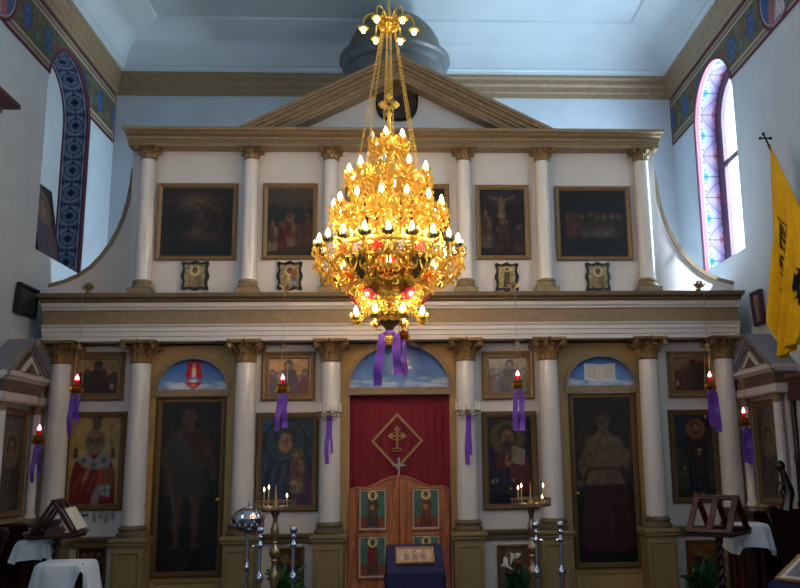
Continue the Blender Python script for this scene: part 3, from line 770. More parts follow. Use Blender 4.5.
def p_bishop(w, h):
    cv = Cv(w, h, (196,164,104), 160); cv.noise(.10, .05)
    for r in (.12,.16,.2,.24,.28): cv.ring(w*.5, h*.70, r, .006, (150,118,66), .5)
    cv.poly([(w*.42,h),(w*.62,h),(w*.60,h*.86),(w*.44,h*.86)], (92,76,52), .9)
    R = (132,30,34)
    cv.poly([(w*.36,h*.60),(w*.64,h*.60),(w*.82,h*.52),(w*.93,h*.36),(w*.96,0),(w*.04,0),(w*.06,h*.3),(w*.12,h*.48)], R)
    for i in range(9):
        x = w*(.10+.05*i); cv.line([(x+.02, h*.44), (x-.02+.01*(i%3), h*.22), (x+.01, h*.02)], .008, (82,14,22)); 
    for i in range(12):
        x = w*(.12+.035*i); cv.line([(x, h*(.12+.05*(i%4))), (x+.03, h*(.22+.05*(i%4)))], .007, (190,110,74), .9)
    cv.poly([(w*.58,h*.42),(w*.66,h*.44),(w*.68,h*.2),(w*.60,h*.18)], (206,62,42)); cv.poly([(w*.66,h*.44),(w*.90,h*.42),(w*.90,h*.22),(w*.68,h*.2)], (140,70,48))
    for i in range(5): cv.line([(w*.69, h*(.24+.04*i)), (w*.88, h*(.25+.04*i))], .006, (196,140,90))
    cv.poly([(w*.14,h*.52),(w*.36,h*.60),(w*.5,h*.50),(w*.66,h*.62),(w*.86,h*.52),(w*.80,h*.42),(w*.52,h*.40),(w*.30,h*.42)], (158,158,156))
    for x, y in ((.3,.5),(.5,.45),(.70,.5)):
        cv.line([(w*x-.03, h*y), (w*x+.03, h*y)], .016, (70,74,92)); cv.line([(w*x, h*y-.03), (w*x, h*y+.03)], .016, (70,74,92))
    cv.poly([(w*.48,0),(w*.62,0),(w*.70,h*.2),(w*.60,h*.24),(w*.52,h*.14)], (150,140,134)); cv.poly([(w*.66,h*.22),(w*.86,h*.22),(w*.84,h*.08),(w*.68,h*.1)], (178,180,180))
    cv.line([(w*.75, h*.11), (w*.75, h*.2)], .014, (70,80,100)); cv.line([(w*.70,h*.155),(w*.81,h*.155)], .014, (70,80,100))
    cv.poly([(w*.28,h*.22),(w*.40,h*.30),(w*.46,h*.42),(w*.40,h*.42),(w*.30,h*.32)], (176,120,80)); cv.line([(w*.4,h*.36),(w*.42,h*.45)], .014, (176,120,80)); cv.line([(w*.36,h*.35),(w*.36,h*.43)], .012, (176,120,80))
    cx, cy = w*.5, h*.72
    cv.ell(cx, cy, .115, .135, (112,86,64)); cv.ell(cx, cy-.01, .095, .125, (128,90,64)); cv.ell(cx, cy+.07, .08, .055, (150,108,78), 1, .4)
    cv.ell(cx, cy-.10, .078, .060, (128,118,104)); cv.ell(cx-.085, cy-.04, .025, .05, (116,106,92)); cv.ell(cx+.085, cy-.04, .025, .05, (116,106,92))
    for q in (-1, 1):
        cv.ell(cx+q*.038, cy+.012, .02, .010, (40,26,20)); cv.line([(cx+q*.015, cy+.034), (cx+q*.065, cy+.034)], .01, (70,48,36))
    cv.line([(cx, cy+.03), (cx-.006, cy-.04), (cx+.012, cy-.046)], .012, (112,74,52)); cv.line([(cx-.03, cy-.072), (cx+.03, cy-.072)], .012, (120,60,52))
    for q, x in ((0,.13),(1,.87)):
        cv.fig(w*x, h*.53, .15, (150,40,40) if q else (70,52,46), (90,60,44), (216,180,110), face=False)
    # lettering down the right of the panel
    def glyph(ch, x, y, s):
        st = {'A': [[(0,0),(.5,1),(1,0)],[(.2,.4),(.8,.4)]], 'G': [[(0,0),(0,1),(.9,1)]], 'I': [[(.5,0),(.5,1)]], 'O': [[(.1,.1),(0,.5),(.2,1),(.8,1),(1,.5),(.8,0),(.2,0),(.1,.1)]], 'C': [[(1,.9),(.3,1),(0,.5),(.3,0),(1,.1)]]}
        for p in st[ch]: cv.line([(x+a*s*.8, y+b*s) for a, b in p], .007, (140,44,34))
    for i, ch in enumerate('AGIOC'): glyph(ch, w*.80, h*(.90-.058*i), .034)
    return cv.noise(.06, .02)
def p_mother(w, h):
    cv = Cv(w, h, (52,78,92), 140); cv.fade((52,78,92), (30,46,66)); cv.noise(.25, .06)
    cv.bust(w*.46, 0, h*.92, (70,58,78), (48,62,84), (52,68,78), (136,104,82), (58,56,70))
    cv.ell(w*.46, h*.80, w*.22, h*.12, (44,52,68), .75, .3); cv.ell(w*.46, h*.735, .075, .10, (140,108,86)); 
    for q in (-1, 1): cv.ell(w*.46+q*.03, h*.745, .014, .008, (50,36,30))
    cv.line([(w*.46,h*.74),(w*.455,h*.70)], .01, (100,72,58)); cv.line([(w*.43,h*.675),(w*.49,h*.675)], .01, (112,58,52))
    cv.fig(w*.70, h*.14, h*.50, (120,104,86), (98,76,62), (110,96,66), (150,116,92)); cv.poly([(w*.30,h*.3),(w*.62,h*.22),(w*.64,h*.28),(w*.34,h*.40)], (66,60,76), .9); cv.ell(w*.63, h*.25, .04, .03, (140,108,86))
    for i in range(6): cv.line([(w*(.1+.06*i), h*.5), (w*(.08+.05*i), h*.02)], .012, (40,44,60), .6)
    return cv.noise(.16, .03)
def p_book(w, h):
    cv = Cv(w, h, (34,32,44), 140); cv.fade((46,42,52), (20,22,34)); cv.noise(.25, .07)
    cv.bust(w*.45, h*.12, h*.80, (104,36,46), (34,36,58), (96,82,62), (150,112,84), (60,42,32), (64,46,36))
    cv.poly([(w*.16,h*.52),(w*.36,h*.62),(w*.5,h*.52),(w*.46,h*.40),(w*.2,h*.40)], (112,34,46), .8)
    p = [(w*.50,h*.49),(w*.80,h*.46),(w*.76,h*.63-.12),(w*.76,h*.64),(w*.54,h*.67)]
    cv.poly([(w*.52,h*.47),(w*.82,h*.44),(w*.85,h*.62),(w*.56,h*.66)], (182,172,148))
    for i in range(7):
        y = h*(.635-.024*i); cv.line([(w*.57-.004*i, y), (w*.67-.004*i, y-.008)], .007, (70,60,54)); cv.line([(w*.70-.004*i, y-.012), (w*.82-.004*i, y-.022)], .007, (70,60,54))
    cv.poly([(w*.40,h*.56),(w*.46,h*.56),(w*.46,h*.47),(w*.38,h*.45)], (150,112,84)); cv.ell(w*.46, h*.46, .035, .03, (150,112,84))
    return cv.noise(.15, .03)
def p_hermit(w, h):
    cv = Cv(w, h, (36,50,56), 120); cv.fade((34,44,58), (40,40,30)); cv.noise(.3, .07)
    for k in range(14): cv.ell(w*random.random(), h*(.1+.4*random.random()), .08, .06, random.choice([(44,66,62),(58,62,44),(34,48,54)]), .7, .8)
    cv.poly([(0,h*.30),(w*.35,h*.36),(w,h*.30),(w,h*.26),(0,h*.24)], (70,84,80), .5)
    cv.fig(w*.56, h*.04, h*.88, (34,30,40), (52,44,42), (122,84,52), (146,104,76), (52,36,28), (70,54,44))
    cv.fig(w*.22, h*.10, h*.30, (56,62,52), (70,60,44), None, face=False); cv.ell(w*.64, h*.57, .03, .025, (150,108,80))
    return cv.noise(.18, .03)
for nm, lb, bx, f in (('icon','large icon of a grey bearded bishop in red robes on gold','x',p_bishop),('icon','large dark blue icon of a mother holding a child','x',p_mother),
                      ('icon','large dark icon of a red robed figure holding an open white book','x',p_book),('icon','large dark green icon of a haloed saint standing in a landscape','x',p_hermit)):
    k = [p_bishop, p_mother, p_book, p_hermit].index(f)
    a, b, c, d = ((-4.03,-3.295,1.23,2.395),(-1.735,-.98,1.18,2.36),(1.025,1.71,1.155,2.345),(3.375,3.995,1.195,2.34))[k]
    framed(nm, lb, 'icon', a, b, c, d, f, [(0,0),(0,.03),(.015,.045),(.05,.038),(.055,.03),(.07,.028),(.074,0)], 'framed')
# little icons below the dado rail
def p_dado(k):
    def f(w, h):
        if k == 0:
            cv = Cv(w, h, (40,26,22), 170); cv.noise(.2, .04)
            for i in range(3):
                for j in range(2): 
                    cv.poly([(w*(.08+.31*i),h*(.06+.48*j)),(w*(.33+.31*i),h*(.06+.48*j)),(w*(.33+.31*i),h*(.38+.48*j)),(w*(.205+.31*i),h*(.46+.48*j)),(w*(.08+.31*i),h*(.38+.48*j))], (118,86,50)); cv.fig(w*(.205+.31*i), h*(.07+.48*j), h*.34, (70,34,30), (52,40,40), None, face=False)
            return cv
        cv = Cv(w, h, [(0,0,0),(80,54,38),(92,74,56),(126,74,36)][k], 150); cv.noise(.25, .05)
        cv.fig(w*.35, h*.05, h*.8, (58,38,34), (90,52,36), (150,110,60)); cv.fig(w*.68, h*.05, h*.7, (44,40,44), (70,46,36), (130,96,54))
        return cv.noise(.15, .03)
    return f
for k, (a, b, c, d, lb) in enumerate(((-3.80,-3.45,.30,.82,'small dark icon with rows of tiny arches, below the red robed bishop icon'),(-1.50,-1.13,.25,.77,'small brown icon behind the left candle stand, below the dado rail'),
                         (1.18,1.57,.22,.745,'small brown icon behind the white lilies, below the dado rail'),(3.50,3.90,.22,.755,'small orange icon behind the right reading desk, below the dado rail'))):
    framed('icon', lb, 'icon', a, b, c, d, p_dado(k), FR3, 'framed')

# silver covered icons standing on the ledge
def p_silver(k):
    def f(w, h):
        cv = Cv(w, h, [(150,136,100),(150,132,92),(170,152,100),(150,148,112)][k], 200); cv.noise(.25, .02)
        cv.bust(w*.5, 0, h*.9, (118,100,70), (132,116,86), (196,178,126), (120,84,60)) if k != 2 else cv.fig(w*.5, h*.04, h*.9, (70,66,54), (96,90,70), (200,184,130), (90,62,48))
        if k == 1: cv.ell(w*.72, h*.62, w*.16, h*.2, (150,60,44), .8, .4); cv.ell(w*.74, h*.2, w*.16, h*.1, (120,130,190), .9, .4); cv.ell(w*.45, h*.3, w*.14, h*.26, (196,170,110), .8, .5)
        return cv.noise(.2, .015)
    return f
def scallop(w, h, amp, n=44):
    """wavy-edged rectangle outline"""
    out = []
    for i in range(n*4):
        e, t = divmod(i, n); t = t/n; q = amp*math.cos(t*4*PI)*math.sin(PI*t)**.3
        p = ((-w/2+w*t, -h/2-q), (w/2+q, -h/2+h*t), (w/2-w*t, h/2+q), (-w/2-q, h/2-h*t))[e]
        out.append(p)
    return out
ORN = {}
for k, (xc, zc, w, h, lb) in enumerate(((-2.55,4.08,.33,.36,'silver covered icon in wavy black frame on ledge under the far left painting'),(-1.37,4.075,.31,.36,'silver covered icon with red and blue patch, under the two trees painting'),
                            (1.39,4.05,.29,.355,'silver gilt icon with dark standing figure, under the cross painting'),(2.57,4.05,.31,.365,'silver covered icon in wavy black frame under the table scene painting'))):
    t = thing('icon', lb, 'icon', (xc, -.02, zc), (0,0,0), 'silver covered icons on the ledge')
    m = MB(); o1 = scallop(w, h, .012); o2 = scallop(w-.075, h-.075, .004)
    m.loft([[(x, .018, z) for x, z in o1], [(x, -.012, z) for x, z in o1], [(x*.97, -.03, z*.97) for x, z in o1], [(x*1.04, -.03, z*1.04) for x, z in o2], [(x, -.012, z) for x, z in o2], [(x, .018, z) for x, z in o2]], 0, True, False)
    m.build('frame', M['black'], t)
    picture('icon_cover', p_silver(k)(w-.07, h-.07), t, (0, -.012, 0), M['glazed'], .006, thick=.02)
    MB().tube([(0, .012, h/2-.01), (0, .012, h/2+.035)], .005, 6).build('hanging_hook', M['black'], t)
# gable medallion
t = thing('icon', 'dark rounded medallion icon set in the white gable behind the chandelier', 'icon', (-.01, -.004, 6.53))
sup = lambda a, b, n=64: [(a*math.copysign(abs(math.cos(2*PI*i/n))**.62, math.cos(2*PI*i/n)), b*math.copysign(abs(math.sin(2*PI*i/n))**.62, math.sin(2*PI*i/n))) for i in range(n)]
m = MB(); A, Bq = .285, .375
m.loft([[(x, y, z) for x, z in sup(A*s, Bq*s2)] for s, s2, y in ((1,1,0),(1,1,-.03),(.96,.97,-.04),(.88,.91,-.03),(.87,.90,0))], 0, True, False); m.build('frame', M['black'], t)
cv = Cv(2*A*.88, 2*Bq*.91, (70,56,54)); cv.fade((84,68,62), (46,40,46)); cv.noise(.2, .05); cv.bust(cv.w*.5, 0, cv.h*.9, (58,42,44), (62,58,66), (96,78,64), (110,84,72))
hi = lambda x: (Bq*.905)*np.clip(1-np.abs(x/(A*.875))**3.2, 0, 1)**(1/3.2); lo = lambda x: -hi(x)
def fnm(u, v):
    x = (u-.5)*cv.w; z = lo(x)*(1-v)+hi(x)*v
    return np.stack([x, np.full_like(x, -.012), z], -1), x+cv.w/2, z+cv.h/2
obj('painting', paint_mesh('painting', cv, M['paint'], fnm, 40, 50), t)

# lunettes over the doors
def sky(w, h):
    cv = Cv(w, h, (64,112,196), 150); cv.fade((58,106,194), (120,158,214)); cv.noise(.08, .1)
    for i in range(26): cv.ell(w*random.random(), h*.22*random.random(), .05+.06*random.random(), .02, (206,216,232), .55, .9)
    return cv
def lunette(label, cx, a, b, cv):
    t = thing('lunette_painting', label, 'painting', (cx, .06, 2.657))
    aa, bb = a-.002, b-.002
    o = shaped('painted_panel', cv, t, (0,0,0), lambda x: np.zeros_like(x), lambda x: bb*np.sqrt(np.clip(1-(x/aa)**2, 0, 1)), .012, M['paint'])
    MB().box(-a+.01, a-.01, .03, .05, .0, .05).build('backing_rail', M['ochre'], t)
cv = sky(.86, .385); w = .86
for q in (-1, 1):
    cv.ell(w*.5+q*.045, .265, .038, .085, (196,28,34), 1, .2, -q*.35); cv.ell(w*.5+q*.060, .20, .036, .075, (206,36,40), 1, .2, q*.25)
    cv.line([(w*.5+q*.02,.33),(w*.5+q*.075,.26),(w*.5+q*.085,.16)], .010, (150,16,26))
cv.ell(w*.5, .335, .03, .025, (196,28,34), 1, .2)
cv.ell(w*.5, .22, .026, .075, (236,220,206)); cv.ell(w*.5, .30, .022, .026, (206,160,110)); cv.poly([(w*.5-.12,.09),(w*.5+.12,.09),(w*.5+.05,.04),(w*.5,0),(w*.5-.05,.04)], (200,30,36)); cv.line([(w*.5,.02),(w*.5,.08)], .012, (230,190,120)); cv.line([(w*.5-.03,.055),(w*.5+.03,.055)], .012, (230,190,120))
cv.poly([(w*.5-.05,.09),(w*.5+.05,.09),(w*.5+.03,.13),(w*.5-.03,.13)], (230,226,226))
lunette('blue arched lunette with a red winged seraph, above the left side door', -2.535, .432, .385, cv)
cv = sky(1.252, .54); w = 1.252
cv.ell(w*.5, .30, .20, .16, (230,226,214), .35, .9); cv.ell(w*.53, .30, .09, .035, (240,240,240), 1, .3, .4); cv.ell(w*.47, .24, .08, .03, (236,236,240), 1, .3, .9); cv.ell(w*.58, .26, .06, .022, (240,240,244), 1, .3, -.2)
cv.head(w*.53, .35, .028, (238,238,238), (238,238,238), face=False)
lunette('wide blue arched lunette with a white dove, above the central gate', .01, .628, .54, cv)
cv = sky(.868, .375); w = .868
for q in (-1, 1):
    cv.poly([(w*.5,.06),(w*.5+q*.20,.075),(w*.5+q*.20,.285),(w*.5,.27)], (226,222,212)); 
    for i in range(8): cv.line([(w*.5+q*.03, .25-.022*i), (w*.5+q*.17, .262-.022*i)], .006, (150,150,156))
cv.line([(w*.5,.06),(w*.5,.27)], .008, (150,140,130))
lunette('blue arched lunette with an open white book, above the right side door', 2.555, .436, .375, cv)

# ------------------------------------------------------------------ doors
def side_door(label, cx, a, cvf, knob):
    t = thing('side_door', label, 'door', (cx, .02, 0))
    z0, z1 = .44, 2.56
    MB().box(-a, a, .03, .09, .02, 2.565).build('door_panel', M['ochre'], t)
    MB().frame(2*a-.02, z1-z0, [(0,-.01),(0,.03),(.02,.04),(.03,.028),(.05,.03),(.065,.015),(.07,-.01)], 0, 0, (z0+z1)/2, .03).build('frame', M['framed'], t, ang=20)
    MB().frame(2*a-.06, .36, [(0,0),(0,.02),(.03,.01),(.04,0)], 0, 0, .22, .03).build('bottom_panel', M['ochre'], t, ang=20)
    cv = cvf(2*a-.15, z1-z0-.13).blur(2).dim(.60)
    picture('painting', cv, t, (0, .018, (z0+z1)/2), M['glazed'], .013)
    MB().lathe([(.0,.062),(.022,.055),(.028,.04),(.02,.022),(.010,.012),(.022,.004),(.022,0)][::-1], (knob*(a-.045), -.005, 1.33), 12, 0, 'Y').build('knob', M['brass'], t)
def p_arch1(w, h):
    cv = Cv(w, h, (34,30,30), 110); cv.fade((44,38,36), (24,22,24)); cv.noise(.3, .12)
    s, cx, by = 1.75, w*.46, h*.12
    cv.ell(cx-.2, by+1.30, .12, .36, (62,52,46), .8, .5, .3); cv.ell(cx+.24, by+1.22, .12, .36, (54,46,42), .8, .5, -.3)
    P = lambda l: [(cx+x*s, by+y*s) for x, y in l]
    for q in (-1, 1): cv.poly(P([(q*.02,.46),(q*.12,.46),(q*.105,.34),(q*.085,.24),(q*.095,.16),(q*.075,.05),(q*.11,.01),(q*.04,.01),(q*.045,.10),(q*.03,.2),(q*.035,.28),(q*.015,.36)]), (96,72,58))
    cv.poly(P([(-.12,.56),(.12,.56),(.16,.38),(.11,.35),(.05,.37),(0,.345),(-.05,.37),(-.11,.35),(-.16,.38)]), (74,60,54)); cv.poly(P([(-.03,.845),(.03,.845),(.05,.82),(.11,.79),(.145,.73),(.135,.64),(.12,.54),(-.12,.54),(-.135,.64),(-.145,.73),(-.11,.79),(-.05,.82)]), (84,74,70)); cv.ell(cx, by+.84*s, .05, .09, (120,88,66))
    cv.poly(P([(-.05,.815),(.11,.785),(.165,.70),(.17,.5),(.10,.60),(.02,.70)]), (96,38,34)); cv.poly(P([(.10,.78),(.20,.60),(.21,.46),(.16,.46),(.12,.62)]), (92,68,54)); cv.poly(P([(-.10,.78),(-.20,.62),(-.12,.48),(-.09,.54),(-.14,.62)]), (92,68,54))
    cv.line(P([(-.12,.5),(-.06,.12)]), .03, (110,104,98)); cv.line(P([(-.16,.5),(-.08,.5)]), .02, (110,92,60))
    cv.head(cx, by+.9*s, .11, (126,92,70), (66,48,36)); 
    for i in range(10): cv.ell(w*random.random(), h*.08*random.random(), .12, .06, (48,36,32), .6, .8)
    return cv.noise(.2, .035)
def p_arch2(w, h):
    cv = Cv(w, h, (40,32,32), 110); cv.fade((54,42,38), (30,20,24)); cv.noise(.3, .12)
    s, cx, by = 1.75, w*.5, h*.06
    for q in (-1, 1):
        cv.poly([(cx+q*.1, by+1.45),(cx+q*.34, by+1.75),(cx+q*.40, by+1.2),(cx+q*.26, by+.8)], (70,56,48), .9)
        for i in range(5): cv.line([(cx+q*.14, by+1.4-.08*i), (cx+q*.37, by+1.55-.12*i)], .012, (52,40,36), .8)
    P = lambda l: [(cx+x*s, by+y*s) for x, y in l]
    cv.poly(P([(-.10,.58),(.10,.58),(.15,.42),(.18,.2),(.20,.04),(.10,.0),(-.02,.03),(-.14,.0),(-.19,.06),(-.17,.25),(-.14,.44)]), (88,30,38)); cv.poly(P([(-.03,.85),(.03,.85),(.05,.82),(.11,.79),(.145,.73),(.12,.62),(.105,.57),(.15,.46),(-.15,.46),(-.105,.57),(-.12,.62),(-.145,.73),(-.11,.79),(-.05,.82)]), (146,122,98)); cv.ell(cx, by+.845*s, .05, .08, (128,96,74))
    for i in range(7): cv.line(P([(-.12+.04*i,.46),(-.15+.05*i,.04)]), .016, (60,20,28), .8); cv.line(P([(-.09+.035*i,.76),(-.10+.036*i,.5)]), .012, (110,88,70), .8)
    cv.line(P([(-.13,.575),(.13,.575)]), .03, (82,60,50))
    cv.poly(P([(.10,.79),(.20,.66),(.17,.55),(.12,.60)]), (138,112,90)); cv.poly(P([(-.10,.79),(-.20,.60),(-.16,.50),(-.11,.60)]), (138,112,90)); cv.line(P([(.17,.56),(.20,.80)]), .03, (126,92,72)); cv.ell(cx-.18*s, by+.47*s, .045, .06, (126,92,72))
    cv.head(cx, by+.9*s, .105, (132,98,76), (82,58,40)); cv.line(P([(.02,.55),(.04,.05)]), .02, (110,46,50), .7)
    return cv.noise(.2, .035)
side_door('left side door painted with a dark armoured angel, below the seraph lunette', -2.535, .430, p_arch1, .93)
side_door('right side door painted with a white and red robed angel, below the book lunette', 2.555, .434, p_arch2, -.93)

# central curtain
n = 90; m = MB(); rings = []
for z in (.1, .9, 1.7, 2.568):
    front = [(-.614+1.248*i/n, .10+.0035*math.sin(i*.9)+.003*math.sin(i*.37+1), z) for i in range(n+1)]
    rings.append(front+[(x, y+.012, zz) for x, y, zz in front[::-1]])
m.loft(rings)
t = thing('curtain', 'crimson velvet curtain with gold cross emblem hanging behind the central gate', 'curtain', (0,0,0))
m.build('velvet_panel', M['velvet'], t, ang=80)
m = MB(); cx, cz, aw, ah = -.02, 2.0, .325, .35
for s0, s1 in ((1, .87),):
    o = [(cx-aw, cz), (cx, cz-ah), (cx+aw, cz), (cx, cz+ah)]; i_ = [(cx+(x-cx)*s1, cz+(z-cz)*s1) for x, z in o]
    m.loft([[(x, .086, z) for x, z in o], [(x, .072, z) for x, z in o], [(x, .072, z) for x, z in i_], [(x, .086, z) for x, z in i_], [(x, .086, z) for x, z in o]], 0, True, False)
m.build('diamond_braid', M['braid'], t, ang=20)
m = MB(); zc = 2.02
m.box(-.034,-.008,.070,.085,zc-.11,zc+.12); m.box(-.09,.05,.070,.085,zc+.03,zc+.056)
for x, z in ((-.021,zc+.125),(-.10,zc+.043),(.058,zc+.043)):
    for dx, dz in ((0,0),(.022,0),(-.022,0),(0,.022),(0,-.022)): m.lathe([(.0,.0),(.016,.0),(.016,.012),(0,.014)], (x+dx, .085, z+dz), 8, 0, 'Y')
m.tube([(-.021+.07*math.cos(a), .078, zc+.043+.05*math.sin(a)) for a in np.linspace(0, 2*PI, 20)[:-1]], .007, 6, 0, True)
m.tube([(-.021+.052*math.cos(a), .078, zc-.125+.02*math.sin(a)) for a in np.linspace(0, 2*PI, 16)[:-1]], .009, 6, 0, True)
m.build('cross_emblem', M['braid'], t)

# central gate: two leaves
def p_apostle(k):
    def f(w, h):
        cv = Cv(w, h, (76,104,96), 180); cv.poly([(0,0),(w,0),(w,h*.30),(0,h*.30)], (128,70,48)); cv.noise(.12, .04)
        rb = [((70,58,46),(92,74,54)),((104,52,42),(120,66,52)),((88,60,48),(132,34,40)),((96,70,56),(124,60,54))][k]
        cv.fig(w*.5, h*.05, h*.90, rb[0], rb[1], (226,200,128), (150,104,70), (60,40,28), (70,50,36) if k % 2 == 0 else None)
        if k in (0, 1): cv.poly([(w*.40,h*.50),(w*.56,h*.48),(w*.57,h*.60),(w*.41,h*.62)], (170,130,70))
        for p, q in (((0,0),(w,0)),((w,0),(w,h)),((w,h),(0,h)),((0,h),(0,0))): cv.line([p, q], .025, (196,190,178))
        return cv
    return f
def gate_leaf(label, sg):
    t = thing('gate_leaf', label, 'gate', (sg*.61, -.01, 0))           # hinge side
    s = -sg                                                             # towards the meeting line
    x = lambda d: s*d                                                   # d = distance from hinge
    top = [(x(0), 1.39), (x(.03), 1.44), (x(.10), 1.455), (x(.17), 1.45), (x(.24), 1.462), (x(.32), 1.49), (x(.40), 1.53), (x(.47), 1.56), (x(.54), 1.578), (x(.602), 1.585)]
    m = MB(); m.prism([(x(0), .06)]+top+[(x(.602), .06)], 0, .045)
    # raised moulding following the head
    m.tube([(a, -.004, b-.012) for a, b in top], .014, 8)
    for zz in (.20, .90): pass
    m.box(x(.0), x(.10), -.012, 0, .06, 1.36); m.box(x(.50), x(.602), -.012, 0, .06, 1.50); m.box(x(.10), x(.50), -.012, 0, .06, .36); m.box(x(.10), x(.50), -.012, 0, .88, .95)
    m.build('leaf_panel', M['gatewood'], t)
    for row, (za, zb) in enumerate(((.955,1.415),(.405,.868))):
        xc = x(.61-.318 if sg < 0 else .61-.325); w, h = .315, zb-za
        f = MB().frame(w+.05, h+.05, [(0,0),(0,.014),(.012,.02),(.024,.012),(.026,0)], 0, xc, (za+zb)/2, -.012).build('panel_frame', M['gatewood'], t, ang=20)
        picture('painted_panel', p_apostle((0 if sg < 0 else 1)+2*row)(w, h), f, (xc, -.020, (za+zb)/2), M['glazed'], .007, thick=.012)
    if sg < 0:
        m = MB(); m.box(.58,.6085,-.02,.005,.06,1.58); m.build('meeting_stile', M['gatewood'], t)
        m = MB(); cz = 1.58
        m.box(.599,.621,-.012,.004,cz,cz+.20); m.box(.55,.67,-.012,.004,cz+.115,cz+.137)
        for a, b in ((.61,cz+.205),(.545,cz+.126),(.675,cz+.126)): m.ball((a,-.004,b), .016, 10, 6)
        m.build('cross_finial', M['tin'], t)
gate_leaf('left leaf of the carved wooden central gate with two painted panels', -1)
gate_leaf('right leaf of the carved wooden central gate with two painted panels', 1)
# ================================================================== chandelier
CX, CY, CZ = -.082, -2.5, 2.85
ch = thing('chandelier', 'huge tiered gilt chandelier full of lit candle bulbs in front of the icon screen', 'chandelier', (CX, CY, CZ))
Z = lambda z: z-CZ
def leafy(m, path, wd, flat=.35, mt=0, seg=6):
    n = len(path); rr = [wd*(.25+1.5*math.sin(PI*min(.96, i/(n-1)+.06))*.62) for i in range(n)]
    m.tube(path, rr, seg, mt, False, flat)
def arm_mesh(r0, z0, R, zc, big=1.):
    m = MB(); d = R-r0
    main = bez((r0,0,z0), (r0+.55*d,0,z0-.16*big), (R+.07*big,0,zc-.16*big), (R,0,zc-.01), 14)
    m.tube(main, .011*big, 6)
    m.tube(spiral((r0+.42*d,0,z0+.03*big), .055*big, -PI*.55, .95), .009*big, 6)
    m.tube(spiral((R-.045*big,0,zc-.085*big), .045*big, -.3, 1.0, d=-1), .008*big, 6)
    m.tube(spiral((r0+.3*d,0,z0-.085*big), .05*big, PI*.4, 1.0, d=-1), .008*big, 6)
    for t, up in ((3, 1), (6, -1), (8, 1), (10, -1), (12, 1)):
        p = main[t]
        for q in (-1, 0, 1):
            e = Vector((p.x+.035*big, q*.04*big, p.z+up*.055*big)); mid = Vector((p.x+.03*big, q*.02*big, p.z+up*.02*big))
            leafy(m, bez(p, mid, (mid+e)/2+Vector((.012*big,0,0)), e, 6), .012*big)
    for q in (-1, 1):
        for (a, b) in ((.25, .03), (.6, -.03)):
            leafy(m, bez((r0+a*d,0,z0-.05*big), (r0+a*d,q*.05*big,z0-.06*big+b), (r0+a*d+.02,q*.09*big,z0+b), (r0+a*d,q*.075*big,z0+.05*big+b), 8), .011*big)
    return m.mesh('arm', M['chgold'], 50)
def cup_mesh(mt, k=1.):
    m = MB(); m.lathe([(.006,-.02),(.012,-.012),(.030,-.004),(.040,.014),(.036,.016),(.014,.002)], seg=10)
    for i in range(6):
        a = i*PI/3; c, s = math.cos(a), math.sin(a)
        leafy(m, [(c*(.012+.034*math.sin(t*2.2)), s*(.012+.034*math.sin(t*2.2)), -.01+.062*t) for t in np.linspace(0, 1, 7)], .017*k, .3)
    m.lathe([(.011,-.005),(.011,.035),(.0,.037)], seg=8)
    return m.mesh('cup', mt, 50)
def bulb_mesh(mt, k=1.):
    return MB().lathe([(.008,0),(.013,.008),(.022,.028),(.0225,.042),(.017,.06),(.009,.078),(.002,.09)], seg=10).xform(Matrix.Scale(k, 4)).mesh('bulb', mt, 60)
cupg, cupd = cup_mesh(M['chgold']), cup_mesh(M['chdark'], 1.2)  # second cup: gilt darkened to stand for backlight
bulb_on, bulb_off = bulb_mesh(M['bulb'], 1.0), bulb_mesh(M['bulboff'])
def tier(n, r0, z0, R, zb, a0, big, cup, off=()):
    am = arm_mesh(r0, Z(z0), R, Z(zb)-.075, big)
    for i in range(n):
        a = a0+2*PI*i/n
        o = obj('arm', am, ch, (0,0,0), (0,0,a))
        obj('cup', cup, o, (R, 0, Z(zb)-.085)); obj('bulb', bulb_off if i in off else bulb_on, o, (R, 0, Z(zb)-.05))
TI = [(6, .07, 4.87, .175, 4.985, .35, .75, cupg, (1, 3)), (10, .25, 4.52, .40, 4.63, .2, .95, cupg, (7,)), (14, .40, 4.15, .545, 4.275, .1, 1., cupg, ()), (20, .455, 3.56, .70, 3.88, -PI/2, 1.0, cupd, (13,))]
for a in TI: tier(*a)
tier(6, .43, 3.46, .50, 3.60, -PI/2, .5, cupg); tier(8, .21, 3.20, .345, 3.185, -PI/2+PI/8, .42, cupg, (2,))
# galleries (pierced crest rings)
def gallery(r, z, h, n, hb=.035):
    m = MB(); m.lathe([(r-.012, z), (r+.012, z), (r+.016, z+.006), (r+.012, z+hb), (r-.012, z+hb)], seg=48, cap=False)
    m.tube([(r*math.cos(t)*1.01, r*math.sin(t)*1.01, z) for t in np.linspace(0, 2*PI, 49)[:-1]], .012, 6, 0, True)
    for i in range(n):
        a = 2*PI*i/n; c, s = math.cos(a), math.sin(a); tx, ty = -s, c
        P = lambda u, v, o=0.: ((r+o)*c+tx*u, (r+o)*s+ty*u, z+hb+v)
        w = 2*PI*r/n
        leafy(m, [P(0,0), P(0,h*.35,.008), P(0,h*.7,.012), P(0,h,.025)], .016, .4)
        for q in (-1, 1):
            leafy(m, [P(0,0), P(q*w*.2,h*.25,.01), P(q*w*.36,h*.5,.012), P(q*w*.30,h*.75,.02)], .012, .4)
            sp = spiral((q*w*.26, 0, h*.28), w*.17, -PI/2, .9, 9, 'XZ', .25, q)
            m.tube([P(x, y, .006) for x, _, y in sp], .0055, 5)
            leafy(m, [P(q*w*.1,-hb), P(q*w*.16,-hb-h*.3,.008), P(q*w*.3,-hb-h*.42,.012)], .011, .4)
        leafy(m, [P(0,-hb), P(0,-hb-h*.35,.01), P(0,-hb-h*.65,.004)], .013, .4)
    m.build('gallery_ring', M['chgold'], ch, ang=50)
